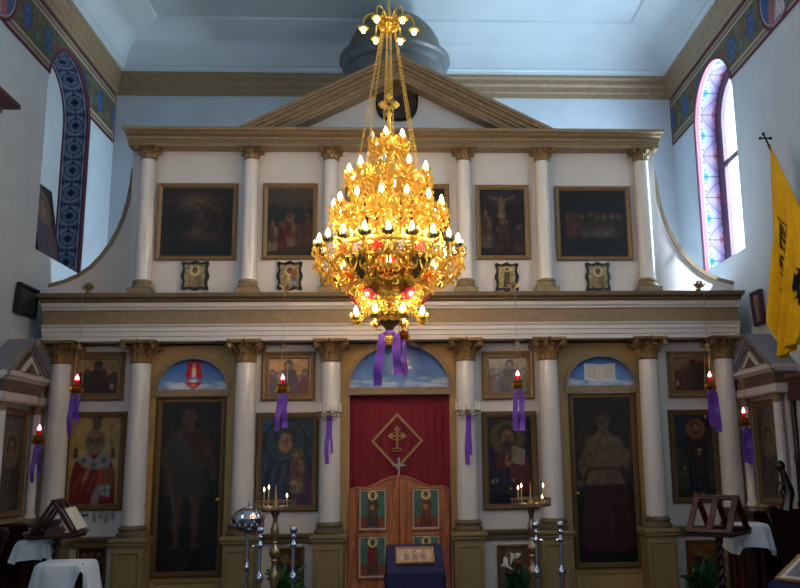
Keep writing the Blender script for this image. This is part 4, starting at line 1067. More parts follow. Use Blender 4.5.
gallery(.085, Z(4.86), .08, 8); gallery(.26, Z(4.49), .11, 16); gallery(.41, Z(4.11), .12, 22); gallery(.525, Z(3.79), .10, 30)
gallery(.535, Z(3.645), .05, 30, .02); gallery(.385, Z(3.42), .045, 24, .015); gallery(.115, Z(3.105), .04, 10, .015)
# scroll ribs joining the tiers
def ribs(n, rl, zl, ru, zu, k=1., name='scroll_rib', a0=0.):
    m = MB(); zl, zu = Z(zl), Z(zu)
    m.tube(bez((rl,0,zl), (rl+.06*k,0,zl+.45*(zu-zl)), (ru-.05*k,0,zl+.55*(zu-zl)), (ru,0,zu), 14), .011, 6)
    m.tube(spiral((rl-.03,0,zl+.07), .06*k, 0, 1.1, d=1), .008, 6); m.tube(spiral((ru+.045,0,zu-.06), .05*k, PI, 1.1, d=1), .008, 6)
    for i in range(5):
        t = .15+.17*i; p = Vector((rl+(ru-rl)*t, 0, zl+(zu-zl)*t))
        for q in (-1, 1): leafy(m, bez(p, p+Vector((.02,q*.03,.01)), p+Vector((.04,q*.05,.03)), p+Vector((.045,q*.055,.065)), 6), .013)
    me = m.mesh(name, M['chgold'], 50)
    for i in range(n): obj(name, me, ch, (0,0,0), (0,0,a0+2*PI*i/n))
ribs(8, .23, 4.55, .09, 4.86, .9); ribs(12, .37, 4.17, .24, 4.50, 1.); ribs(14, .50, 3.83, .38, 4.12, 1.)
# drum with enamelled plaques
m = MB()
m.lathe([(.515,Z(3.64)),(.515,Z(3.80))], seg=64, cap=False); m.build('drum_band', M['chgold'], ch)
def on_cyl(n, r, z0, z1, wd, name, mt, a0=0., dep=.014, rt=None):
    rt = rt or r
    m = MB(); hw = wd/2
    m.loft([[(r,-hw,z0),(r+dep,-hw*.92,z0+.006),(r+dep,hw*.92,z0+.006),(r,hw,z0)], [(rt,-hw,z1),(rt+dep,-hw*.92,z1-.006),(rt+dep,hw*.92,z1-.006),(rt,hw,z1)]])
    me = m.mesh(name, mt, 20)
    for i in range(n): obj(name, me, ch, (0,0,0), (0,0,a0+2*PI*i/n))
on_cyl(8, .515, Z(3.665), Z(3.785), .095, 'icon_plaque', M['plaque'], PI/16)
on_cyl(8, .515, Z(3.665), Z(3.785), .11, 'red_plaque', M['enamel'], 3*PI/16)
on_cyl(16, .520, Z(3.65), Z(3.80), .022, 'gilt_pilaster', M['chgold'], 0, .02)
MB().lathe([(.08,Z(3.11)),(.18,Z(3.2)),(.295,Z(3.31)),(.37,Z(3.43)),(.43,Z(3.54)),(.49,Z(3.64))], seg=48, cap=False).build('basket_liner', M['chgold'], ch)
on_cyl(6, .385, Z(3.44), Z(3.615), .15, 'red_plaque', M['enamel'], -PI/2, .02, .478)
# two headed eagles
half = [(0,.16),(.018,.175),(.03,.20),(.05,.205),(.066,.19),(.05,.188),(.045,.175),(.05,.15),(.07,.165),(.11,.185),(.125,.15),(.118,.10),(.10,.06),(.085,.035),(.07,.055),(.055,.03),(.04,.05),(.035,.02),(.05,-.015),(.025,0),(.02,-.03),(0,-.045)]
out = half+[(-x, z) for x, z in half[::-1][1:-1]]
m = MB(); m.prism(out, -.012, .004); m.ball((0,-.012,.09), (.035,.012,.06), 8, 6)
for q in (-1, 1):
    for i in range(4): m.tube([(q*(.045+.02*i),-.014,.15-.01*i),(q*(.05+.016*i),-.016,.06-.0*i)], .005, 5)
eag = m.mesh('eagle', M['chdark'], 40)
for i in range(6):
    a = -PI/2+PI/6+i*PI/3; o = obj('eagle', eag, ch, (.50*math.cos(a), .50*math.sin(a), Z(3.47)), (math.radians(24), 0, a+PI/2))
# lower basket
def basket():
    m = MB()
    pr = [(.455,3.56),(.395,3.445),(.325,3.325),(.255,3.25),(.195,3.19),(.10,3.10)]
    m.tube([(r,0,Z(z)) for r, z in pr], .012, 6)
    for i, (r, z) in enumerate(pr[:-1]):
        for q in (-1, 1):
            w = r*.34
            m.tube([(r-.01, q*(w*.5+x), Z(z)+y) for x, _, y in spiral((0,0,-.03), .045*(r/.4+.35)*.75, PI/2, 1.2, 10)], .0075, 5)
            leafy(m, bez((r,0,Z(z)), (r+.02,q*.03,Z(z)), (r+.02,q*w*.7,Z(z)+.01), (r+.01,q*w*.8,Z(z)+.04), 6), .013)
            leafy(m, bez((r,0,Z(z)), (r+.01,q*.02,Z(z)-.03), (r-.01,q*w*.5,Z(z)-.05), (r-.03,q*w*.6,Z(z)-.03), 6), .013)
    me = m.mesh('basket_rib', M['chgold'], 50)
    for i in range(18): obj('basket_rib', me, ch, (0,0,0), (0,0,-PI/2+2*PI*i/18))
basket()
m = MB(); m.lathe([(.0,0),(.07,.0),(.074,.008),(.06,.014),(0,.016)], seg=16, axis='Y'); m.tube([(.06*math.cos(t),-.008,.06*math.sin(t)) for t in np.linspace(0,2*PI,17)[:-1]], .008, 6, 0, True)
med = m.mesh('red_medallion', M['enameld'], 40)
for i in range(6):
    a = -PI/2+PI/6+i*PI/3; obj('red_medallion', med, ch, (.355*math.cos(a), .355*math.sin(a), Z(3.32)), (math.radians(40), 0, a+PI/2))
MB().lathe([(.0,Z(3.0)),(.03,Z(3.005)),(.055,Z(3.04)),(.10,Z(3.075)),(.12,Z(3.10)),(.10,Z(3.11))], seg=20).build('bottom_cup', M['chdark'], ch)
m = MB(); m.lathe([(.004,Z(2.85)),(.022,Z(2.868)),(.036,Z(2.90)),(.034,Z(2.94)),(.018,Z(2.97)),(.012,Z(3.0))], seg=14)
for i in range(5):
    for j in range(9): a = 2*PI*(j+.5*(i%2))/9; r = [.024,.036,.039,.036,.028][i]; m.ball((r*math.cos(a), r*math.sin(a), Z(2.868+.022*i)), .010, 6, 4)
m.build('pendant', M['chgold'], ch, ang=50)
MB().lathe([(.03,Z(3.05)),(.025,Z(3.5)),(.05,Z(3.7)),(.03,Z(3.9)),(.045,Z(4.1)),(.025,Z(4.3)),(.05,Z(4.5)),(.025,Z(4.7)),(.04,Z(4.86)),(.03,Z(4.95)),(.018,Z(5.0)),(.03,Z(5.04)),(.018,Z(5.08)),(.02,Z(5.2)),(.034,Z(5.22)),(.02,Z(5.25))], seg=14).build('central_stem', M['chgold'], ch)
m = MB(); cz = Z(5.325)
m.box(-.016,.016,-.012,.012,Z(5.24),Z(5.40)); m.box(-.065,.065,-.012,.012,cz-.014,cz+.018)
for x, z in ((-.07,cz),(.07,cz),(0,cz+.085)):
    for dx, dz in ((0,.018),(0,-.018),(.018,0),(-.018,0)): m.ball((x+dx,0,z+dz), .021, 8, 6)
for q in (-1, 1):
    for p in (-1, 1): leafy(m, [(0,0,cz),(q*.03,0,cz+p*.03),(q*.05,0,cz+p*.055)], .014)
m.build('cross', M['chgold'], ch, ang=50)
# hanging chains made of links
def chain_mesh(p0, p1, link=.046, r=.0031, w=.012):
    p0, p1 = Vector(p0), Vector(p1); L = (p1-p0).length; n = max(2, int(L/(link*.78))); dz = (p1-p0).normalized()
    s = dz.orthogonal().normalized(); t = dz.cross(s); m = MB()
    for i in range(n):
        c = p0+(p1-p0)*((i+.5)/n); u = s if i % 2 else t
        m.tube([tuple(c+dz*(link/2*math.cos(a))+u*(w*math.sin(a))) for a in np.linspace(0, 2*PI, 9)[:-1]], r, 4, 0, True)
    return m
for i in range(6):
    a = .35+i*PI/3; c, s = math.cos(a), math.sin(a)
    chain_mesh((.07*c,.07*s,Z(6.16)), (.33*c,.33*s,Z(4.60))).build('chain', M['chgold'], ch)
for q in (-1, 1): chain_mesh((q*.022,0,Z(6.16)), (q*.012,0,Z(5.42))).build('chain', M['chgold'], ch)
# crown with down-turned lights
m = MB(); m.lathe([(.02,Z(6.12)),(.06,Z(6.15)),(.10,Z(6.18)),(.085,Z(6.22)),(.11,Z(6.235)),(.05,Z(6.26)),(.025,Z(6.30)),(.02,Z(6.36))], seg=20)
for i in range(12): a = i*PI/6; leafy(m, bez((.06*math.cos(a),.06*math.sin(a),Z(6.16)), (.1*math.cos(a),.1*math.sin(a),Z(6.16)), (.11*math.cos(a),.11*math.sin(a),Z(6.2)), (.10*math.cos(a),.10*math.sin(a),Z(6.25)), 6), .016)
m.build('crown', M['chgold'], ch, ang=50)
m = MB(); m.tube(bez((.05,0,Z(6.21)), (.09,0,Z(6.36)), (.27,0,Z(6.37)), (.262,0,Z(6.19)), 14), .010, 6); m.tube(spiral((.12,0,Z(6.27)), .04, PI, 1.1), .007, 5)
ca = m.mesh('crown_arm', M['chgold'], 50)
m = MB(); m.lathe([(.014,.045),(.03,.035),(.045,.012),(.05,.0),(.046,.0),(.03,.02)], seg=12)
for i in range(8): a = i*PI/4; leafy(m, [(.03*math.cos(a),.03*math.sin(a),.03),(.046*math.cos(a),.046*math.sin(a),.01),(.06*math.cos(a),.06*math.sin(a),.004)], .014, .4)
cs = m.mesh('flower_shade', M['chgold'], 50)
cb = MB().lathe([(.004,-.045),(.018,-.038),(.023,-.018),(.02,.005),(.012,.015)], seg=12).mesh('bulb', M['bulb'], 60)
for i in range(6):
    a = i*PI/3+.05; o = obj('crown_arm', ca, ch, (0,0,0), (0,0,a)); obj('flower_shade', cs, o, (.262,0,Z(6.15))); obj('bulb', cb, o, (.262,0,Z(6.15)))
m = chain_mesh((0,0,Z(6.36)), (0,0,Z(8.40)), .06, .006, .014); m.lathe([(.10,Z(8.43)),(.09,Z(8.40)),(.02,Z(8.36))], seg=16); m.build('suspension_chain', M['chgold'], ch)

# ================================================================== ribbons and lamps
def ribbon(label, loc, strands, group=None, wave=.012):
    """strands: (dx_top, dx_bottom, length, width, dy)"""
    t = thing('purple_ribbon', label, 'ribbon', loc, (0,0,0), group)
    for k, (a, b, L, wd, dy) in enumerate(strands):
        rings = []; n = 16
        for i in range(n+1):
            q = i/n; x = a+(b-a)*q+.006*math.sin(q*7+k*2); y = dy+wave*math.sin(q*9+k)*q; z = -L*q; tw = .35*math.sin(q*5+k*1.7)
            w = wd*(.55+.45*min(1, q*5)); c, s = math.cos(tw), math.sin(tw)
            rings.append([(x-w/2*c, y-w/2*s-.002, z), (x, y-.012*math.sin(q*11+k)-.002, z+.004), (x+w/2*c, y+w/2*s-.002, z), (x+w/2*c, y+w/2*s+.002, z), (x, y-.012*math.sin(q*11+k)+.003, z+.004), (x-w/2*c, y-w/2*s+.002, z)])
        MB().loft(rings).build('ribbon_tail', M['purple'], t, ang=50)
    m = MB(); w = max(s[0] for s in strands)-min(s[0] for s in strands)
    m.tube([(min(s[0] for s in strands)-.004, 0, -.03), (min(s[0] for s in strands)*.6, -.015, .012), (0, -.02, .022), (max(s[0] for s in strands)*.6, -.015, .012), (max(s[0] for s in strands)+.004, 0, -.03)], [.018,.02,.022,.02,.018], 8, 0, False, .5)
    m.build('ribbon_fold', M['purple'], t)
    return t
ribbon('wide purple ribbon tied under the chandelier with two long tails', (CX, CY, 2.965), [(-.075,-.115,.50,.085,-.05),(.07,.075,.40,.085,-.05)])
def vigil_lamp(label, x, y, zf, ztop, bracket, group='vigil lamps'):
    t = thing('vigil_lamp', label, 'oil lamp', (x, y, zf), (0,0,0), group)
    H = ztop-zf
    m = MB(); m.lathe([(.004,.40),(.02,.395),(.035,.375),(.04,.36),(.012,.365)], seg=14); m.ball((0,0,.405), .012, 8, 6); m.build('top_cap', M['antique'], t)
    for i in range(3):
        a = i*2*PI/3+.4; MB().tube([(.034*math.cos(a),.034*math.sin(a),.362),(.062*math.cos(a),.062*math.sin(a),-.07)], .0035, 5).build('lamp_chain', M['antique'], t)
    MB().tube([(0,0,.41),(0,0,H)], .0035, 5).build('hanging_wire', M['antique'], t)
    m = MB(); m.lathe([(.002,-.225),(.012,-.215),(.008,-.19),(.016,-.175),(.03,-.16),(.055,-.13),(.062,-.11),(.05,-.095),(.04,-.085),(.062,-.075),(.066,-.066),(.05,-.066)], seg=18)
    for i in range(8): a = i*PI/4; leafy(m, bez((.03*math.cos(a),.03*math.sin(a),-.16), (.07*math.cos(a),.07*math.sin(a),-.15), (.075*math.cos(a),.075*math.sin(a),-.11), (.06*math.cos(a),.06*math.sin(a),-.085), 6), .012)
    m.build('lamp_bowl', M['brass'], t, ang=50)
    MB().lathe([(.020,-.072),(.023,-.055),(.027,-.03),(.030,-.008),(.027,-.008),(.024,-.03),(.020,-.05),(.0,-.06)], seg=18).build('red_glass', M['redglass'], t)
    MB().lathe([(.004,-.025),(.018,-.012),(.024,.008),(.020,.028),(.010,.046),(.003,.062)], seg=10).build('flame', M['rflame'], t, ang=60)
    if bracket == 'cornice':
        m = MB(); m.tube([(0,.20,H-.01),(0,.1,H+.05),(0,.02,H+.04),(0,0,H)], .010, 8); m.tube(spiral((0,.17,H+.07), .05, -PI/2, 1.1), .009, 6)
        for a in (-.9, -.3, .3, .9): leafy(m, bez((0,.17,H+.0), (.04*math.sin(a),.16,H+.05), (.08*math.sin(a),.14,H+.07*math.cos(a)), (.10*math.sin(a),.13,H+.10*math.cos(a)), 6), .02)
        m.ball((0,.18,H-.005), (.035,.03,.02), 10, 6)
        m.build('bracket', M['antique'], t, ang=50)
    else:
        sx = -1 if x < 0 else 1
        m = MB(); m.tube([(sx*.13,0,H+.02),(sx*.05,0,H+.03),(0,0,H)], .008, 6); m.build('bracket', M['antique'], t)
    return t
LMP = [(-3.70,-.62,2.735,3.80,'in front of the far left bishop icon'),(-1.35,-.62,2.715,3.80,'in front of the mother and child icon'),(1.41,-.62,2.735,3.80,'in front of the open book icon'),(3.725,-.62,2.70,3.80,'in front of the far right saint icon')]
for i, (x, y, zf, zt, w) in enumerate(LMP):
    vigil_lamp('red glass hanging oil lamp '+w, x, y, zf, zt, 'cornice')
    ribbon('purple ribbon on the hanging lamp '+w, (x, y, zf-.19), [[(-.035,-.045,.44,.06,-.03),(.04,.02,.30,.06,-.03)],[(-.03,-.05,.41,.06,-.03),(.03,.035,.38,.07,-.03)],[(-.045,-.04,.46,.065,-.03),(.045,.03,.46,.065,-.03)],[(-.04,-.01,.40,.07,-.03),(.04,.05,.47,.08,-.03)]][i], 'ribbons on the vigil lamps')
vigil_lamp('red glass oil lamp hanging in front of the small left wall shrine', -4.07, -.66, 2.165, 2.60, 'shrine')
ribbon('purple ribbon on the lamp of the small left wall shrine', (-4.07, -.66, 1.975), [(-.02,-.035,.40,.05,-.03),(.025,.03,.32,.04,-.03)], 'ribbons on the vigil lamps')
vigil_lamp('red glass oil lamp hanging in front of the small right wall shrine', 4.09, -.66, 2.265, 2.60, 'shrine')
ribbon('purple ribbon on the lamp of the small right wall shrine', (4.09, -.66, 2.075), [(-.025,-.03,.40,.06,-.03),(.03,.03,.42,.07,-.03)], 'ribbons on the vigil lamps')
vigil_lamp('small red glass hanging oil lamp half hidden behind the chandelier base', .065, -.62, 3.33, 3.80, 'cornice')
ribbon('narrow dark purple ribbon on the lamp behind the chandelier base', (.06, -.62, 3.14), [(0,.01,.42,.045,-.02),(.015,.03,.40,.04,0)], 'ribbons on the vigil lamps')

# candle sconces on the two columns beside the gate
def sconce(label, x):
    t = thing('column_sconce', label, 'sconce', (x, -.30, 2.33))
    m = MB(); m.lathe([(.0,-.012),(.03,-.01),(.035,0),(.0,0)], (0,.004,0), 12, 0, 'Y'); m.tube([(0,.0,0),(0,-.06,-.02),(0,-.10,0)], .009, 6); m.lathe([(.004,-.07),(.016,-.05),(.028,-.02),(.02,0),(.03,.01),(.01,.05),(.003,.09)], (0,-.10,0), 12)
    m.build('back_plate', M['antique'], t, ang=50)
    for i, a in enumerate((PI*.98, PI*1.25, PI*1.5, PI*1.75, PI*2.02)):
        c, s = math.cos(a), math.sin(a); P = lambda r, z: (r*c, -.10+r*s, z)
        m = MB(); m.tube(bez(P(.01,-.02), P(.07,-.07), P(.15,-.06), P(.135,.0), 10), .006, 6); m.lathe([(.008,-.005),(.024,.0),(.03,.012),(.012,.012)], P(.135,0), 10)
        for k in (.05, .1): m.tube(spiral(P(k,-.02), .02, 0, 1., 8), .004, 5)
        o = m.build('arm', M['antique'], t, ang=50)
        MB().lathe([(.010,.01),(.010,.115),(.0,.118)], P(.135,0), 8).build('candle_tube', M['tubew'], o)
        m = MB(); m.lathe([(.003,-.055),(.011,-.04),(.008,-.02),(.002,-.005)], P(.135,0), 6); m.lathe([(.003,-.075),(.009,-.06),(.002,-.045)], P(.08,-.02), 6); m.build('crystal_drop', M['cry'], o)
    return t
sconce('five armed candle sconce on the column left of the central gate', -.825); sconce('five armed candle sconce on the column right of the central gate', .825)
ribbon('purple ribbon hanging from the candle sconce left of the central gate', (-.825, -.42, 2.27), [(-.01,-.02,.54,.05,0),(.025,.03,.42,.03,.01)], 'ribbons on the column sconces')
ribbon('purple ribbon hanging from the candle sconce right of the central gate', (.825, -.42, 2.27), [(-.005,-.015,.57,.055,0),(.025,.02,.46,.04,.01)], 'ribbons on the column sconces')

# ================================================================== candle stands and silver stanchions
def candle_stand(label, x, y, zt):
    t = thing('candle_stand', label, 'candle stand', (x, y, 0)); k = zt/1.30
    MB().lathe([(.0,0),(.20,.0),(.20,.03),(.17,.05),(.10,.09),(.05,.13),(.03,.2),(.05,.26),(.055,.33),(.03,.40),(.022,.46),(.036,.50),(.058,.58),(.05,.63),(.028,.66),(.024,.72),(.036,.755),(.03,.77),(.05,.80),(.06,.835),(.05,.87),(.022,.90),(.02,.925),(.028,.935),(.02,.95),(.03,.985),(.045,1.03),(.046,1.07),(.028,1.115),(.022,1.15),(.03,1.20),(.05,1.245),(.06,1.275)], seg=20).xform(Matrix.Diagonal((1,1,k,1))).build('turned_stem', M['antique'], t, ang=40)
    m = MB(); m.lathe([(.0,zt-.025),(.20,zt-.025),(.215,zt-.02),(.215,zt+.005),(.20,zt+.005),(.195,zt-.005),(0,zt-.005)], seg=36)
    m.lathe([(.204,zt+.05),(.218,zt+.05),(.218,zt+.066),(.204,zt+.066)], seg=36, cap=False); m.loft([[(.204*math.cos(a),.204*math.sin(a),zt+.066) for a in np.linspace(0,2*PI,37)[:-1]],[(.204*math.cos(a),.204*math.sin(a),zt+.05) for a in np.linspace(0,2*PI,37)[:-1]]], 0, True, False)
    for i in range(24): a = i*PI/12; m.box(-.006,.006,-.004,.004,0,.05) if 0 else m.lathe([(.006,zt),(.006,zt+.055)], (.21*math.cos(a), .21*math.sin(a), 0), 6)
    m.build('sand_tray', M['antique'], t, ang=40)
    MB().lathe([(.026,zt-.01),(.026,zt+.03),(.016,zt+.045),(.012,zt+.12),(.003,zt+.235)], seg=12).build('pricket_spike', M['antique'], t)
    return t
def candle(label, x, y, z, h, g):
    t = thing('taper_candle', label, 'candle', (x, y, z), (0,0,0), g)
    MB().lathe([(.0055,0),(.005,h)], seg=8).build('wax', M['wax'], t)
    MB().lathe([(.002,h+.002),(.008,h+.012),(.010,h+.02),(.006,h+.034),(.001,h+.05)], seg=10).build('flame', M['flame'], t, ang=60)
candle_stand('brass candle stand left of the central gate, three lit tapers in its tray', -1.305, -1.3, 1.30)
candle_stand('brass candle stand right of the central gate, white lilies behind it', 1.42, -1.3, 1.285)
for dx, dy, h, lb in ((-.118,-.03,.165,'thin lit taper, outermost on the left of the left candle stand'),(-.083,.06,.185,'thin lit taper beside the outermost one on the left candle stand'),(.121,-.02,.10,'thin lit taper alone on the right side of the left candle stand')):
    candle(lb, -1.305+dx, -1.3+dy, 1.294, h, 'tapers in the left candle stand')
for dx, dy, h, lb in ((-.135,.0,.155,'thin lit taper, outermost on the left of the right candle stand'),(-.092,.05,.175,'thin lit taper beside the spike, left side of the right candle stand'),(.145,.04,.175,'tall lit taper on the right side of the right candle stand'),(.115,-.06,.055,'short burnt down lit taper on the right of the right candle stand')):
    candle(lb, 1.42+dx, -1.3+dy, 1.279, h, 'tapers in the right candle stand')
def stanchion_mesh():
    m = MB(); pr = [(.0,0),(.11,0),(.11,.02),(.08,.04),(.05,.07),(.022,.12),(.019,.18)]
    z = .18
    while z < .58: pr += [(.0215,z+.01),(.018,z+.02)]; z += .022
    pr += [(.02,.60),(.03,.615),(.042,.65),(.042,.66),(.03,.69),(.02,.705)]; z = .71
    while z < .92: pr += [(.0205,z+.01),(.017,z+.02)]; z += .022
    pr += [(.019,.94),(.032,.955),(.032,.975),(.02,.985),(.017,1.03),(.026,1.045),(.016,1.06),(.016,1.075)]
    m.lathe(pr, seg=16); return m
st = thing('stanchion', 'silver post close beside the candle stand, right of the domed silver lamp', 'stanchion', (-1.366,-1.9,0), (0,0,0), 'silver stanchion posts')
stanchion_mesh().build('post', M['silver'], st, ang=50)
MB().ball((0,0,1.11), .040, 16, 10).build('ball_finial', M['silver'], st)
for q in (-1, 1): MB().tube([(q*.02,0,.965),(q*.055,0,.965),(q*.075,0,.955),(q*.08,0,.975)], .006, 6).build('rope_hook', M['silver'], st)
dup(st, (-1.038,-1.9,0), (0,0,.4), 'silver post with ball top, first to the right of the left candle stand')
dup(st, (1.372,-1.9,0), (0,0,.1), 'silver post overlapping the stem of the right candle stand')
dup(st, (1.62,-1.9,0), (0,0,.3), 'silver post with ball top, standing to the right of the right candle stand')
t = thing('floor_lamp', 'silver floor lamp with squat domed lidded bowl, left of the left candle stand', 'floor lamp', (-1.52,-1.7,0))
m = MB(); pr = [(.0,0),(.17,0),(.17,.02),(.10,.05),(.04,.09),(.022,.14)]; z = .16
while z < .68: pr += [(.021,z+.012),(.017,z+.024)]; z += .026
pr += [(.02,.70),(.036,.725),(.038,.745),(.02,.77)]; z = .78
while z < 1.06: pr += [(.021,z+.012),(.017,z+.024)]; z += .026
m.lathe(pr+[(.018,1.07)], seg=16); m.build('pole', M['silver'], t, ang=50)
m = MB(); m.lathe([(.02,1.06),(.05,1.075),(.10,1.095),(.14,1.13),(.158,1.17),(.163,1.20),(.15,1.205)], seg=32)
for i in range(16): a = i*PI/8; m.ball((.15*math.cos(a),.15*math.sin(a),1.15), (.014,.014,.03), 8, 6)
m.build('bowl', M['silver'], t, ang=40)
MB().lathe([(.168,1.20),(.170,1.215),(.160,1.225),(.15,1.25),(.12,1.285),(.075,1.31),(.05,1.318),(.045,1.328),(.02,1.335),(.006,1.345),(.003,1.375)], seg=32).build('lid', M['silver'], t, ang=40)

# ================================================================== wall shrines
def p_shrine(sg):
    def f(w, h):
        cv = Cv(w, h, (74,72,70), 120); cv.noise(.3, .08); cv.bust(w*.5, 0, h*.8, (52,44,44), (64,58,56), (104,92,66), (120,94,74)); return cv.noise(.15, .03)
    return f
def shrine(label, sg):
    """against the side wall, its front faces the middle of the room; built facing -Y and turned"""
    t = thing('wall_shrine', label, 'shrine', (sg*W, -.76, 0), (0,0,-sg*PI/2 if sg > 0 else PI/2))
    D = .25; hw = .60
    MB().prism([(-hw,2.75),(hw,2.75),(0,3.17)], -D, -.001).build('gable', M['white'], t, ang=20)
    m = MB()
    for a, b, y in ((.0,.06,-D-.05),(.06,.10,-D-.03)):
        for q in (-1, 1):
            m.prism([(0,3.19-a),(q*(hw+.03),2.77-a),(q*(hw+.03),2.77-b),(0,3.19-b)], y, .0)
    m.build('raking_cornice', M['slate'], t, ang=20)
    MB().prism([(-.36,2.80),(.36,2.80),(0,3.055)], -D-.015, -D).build('brown_inset', M['brown'], t)
    m = MB().prism([(-.26,2.80),(.26,2.80),(0,2.985)], -D-.03, -D-.01); m.build('white_inset', M['white'], t)
    MB().prism([(-.15,2.80),(.15,2.80),(0,2.91)], -D-.04, -D-.025).build('inner_inset', M['brown'], t)
    MB().moulding(hw-.03, [(0,2.69),(D+.0,2.69),(D+.03,2.72),(D+.05,2.725),(D+.05,2.77),(0,2.77)], 0, .3).build('cornice', M['white'], t, ang=15)
    MB().box(-hw+.02, hw-.02, -D, 0, 2.55, 2.695).build('frieze_band', M['brown'], t)
    MB().moulding(hw-.04, [(0,2.45),(D,2.45),(D+.02,2.47),(D+.02,2.55),(0,2.55)], 0, .3).build('architrave', M['white'], t, ang=15)
    for q in (-1, 1):
        c = MB().lathe([(.065,1.17),(.07,1.19),(.055,1.22),(.05,1.24),(.048,2.36)], (q*.47,-D+.055,0), 20).build('column', M['gloss'], t)
        MB().lathe([(.048,2.35),(.055,2.36),(.05,2.38),(.062,2.43),(.075,2.45)], (q*.47,-D+.055,0), 16).build('capital', M['gold'], c)
    MB().box(-hw+.05, hw-.05, -.12, 0, 1.15, 2.46).build('back_panel', M['white'], t)
    MB().box(-hw+.02, hw-.02, -D-.03, 0, .95, 1.17).build('ledge', M['ochre'], t); MB().box(-hw+.05, hw-.05, -D, 0, 0, .95).build('base_cabinet', M['white'], t)
    return t
shrine('small white gabled shrine on the left wall beside the bishop icon', -1); shrine('small white gabled shrine on the right wall behind the yellow flag', 1)
for sg, lb in ((-1, 'tall glazed icon in the small left wall shrine'), (1, 'tall glazed icon in the small right wall shrine')):
    w, h = .66, 1.20
    t = thing('icon', lb, 'icon', (sg*(W-.122), -.76, 1.80), (0,0,-sg*PI/2 if sg > 0 else PI/2))
    MB().frame(w, h, [(0,0),(0,.04),(.03,.05),(.07,.03),(.075,0)]).build('frame', M['framed'], t, ang=20)
    picture('painting', p_shrine(sg)(w-.145, h-.145), t, (0,-.012,0), M['glazed'], .015)

# pictures on the side walls
def p_plain(c, k=0):
    def f(w, h):
        cv = Cv(w, h, c, 150); cv.noise(.25, .05); cv.bust(w*.5, 0, h*.85, tuple(v*.7 for v in c), tuple(v*.85 for v in c), None, (132,104,84)); return cv.noise(.15, .03)
    return f
def wall_pic(label, sg, yc, zc, w, h, cvf, fm, tilt):
    t = thing('picture_frame', label, 'picture', (sg*(W-.03), yc, zc), (math.radians(tilt), 0, -sg*PI/2 if sg > 0 else PI/2))
    MB().frame(w, h, [(0,-.02),(0,.035),(.02,.045),(.05,.03),(.055,0)]).build('frame', M[fm], t, ang=20)
    picture('painting', cvf(w-.10, h-.10), t, (0,-.012,0), M['glazed'], .012)
wall_pic('small black framed picture on the left wall above the left shrine', -1, -.45, 3.69, .52, .36, p_plain((58,52,56)), 'black', 4)
wall_pic('small dark framed picture on the right wall between window and flag', 1, -.555, 3.54, .27, .43, p_plain((150,140,132)), 'purwood', 3)
# icon leaning in the blocked left window
cv = Cv(.66, 1.08, (40,36,46), 110); cv.noise(.25, .07); cv.bust(.34, .0, .95, (70,52,48), (48,44,56), (84,70,58), (110,84,68))
t = thing('icon', 'large dark icon leaning in the blocked arched window on the left wall', 'icon', (-W-.235, .56, 4.925), (math.radians(-10), 0, PI/2))
picture('painting', cv, t, (0,-.001,0), M['paint'], .015, thick=.03)
MB().frame(.70, 1.10, [(0,0),(0,.012),(.018,.016),(.02,0)]).build('frame', M['purwood'], t)

# silver votive plates under the bishop icon
for i, (x, z, w, h, s) in enumerate(((-3.82,1.215,.06,.10,0),(-3.73,1.19,.085,.06,1),(-3.62,1.165,.05,.13,2),(-3.54,1.185,.06,.09,0),(-3.475,1.145,.06,.12,2),(-3.40,1.18,.055,.10,0))):
    t = thing('votive_plate', ['small tarnished votive plate, leftmost under the red robed bishop icon','bright wide votive plate under the red robed bishop icon','long narrow votive plate under the middle of the bishop icon','squarish votive plate right of the long narrow one','lowest hanging votive plate under the bishop icon','last votive plate on the right under the bishop icon'][i], 'votive plate', (x, -.012, z), (0,0,0), 'votive plates under the bishop icon')
    m = MB(); m.frame(w, h, [(0,0),(0,.006),(.006,.008),(.01,.003),(.012,0)]); m.box(-w/2+.01, w/2-.01, -.003, 0, -h/2+.01, h/2-.01)
    if s == 2: m.ball((0,-.004,h*.3), (.012,.006,.014), 8, 6); m.ball((0,-.004,0), (.015,.006,.03), 8, 6)
    elif s == 1: m.ball((0,-.004,0), (.02,.006,.016), 8, 6)
    else: m.ball((0,-.004,.01), (.014,.006,.02), 8, 6)
    m.build('plate', M['silver' if s == 1 else 'tin'], t, ang=30)
    MB().tube([(0,-.001,h/2-.003),(0,0,h/2+.025)], .003, 5).build('hanging_loop', M['tin'], t)

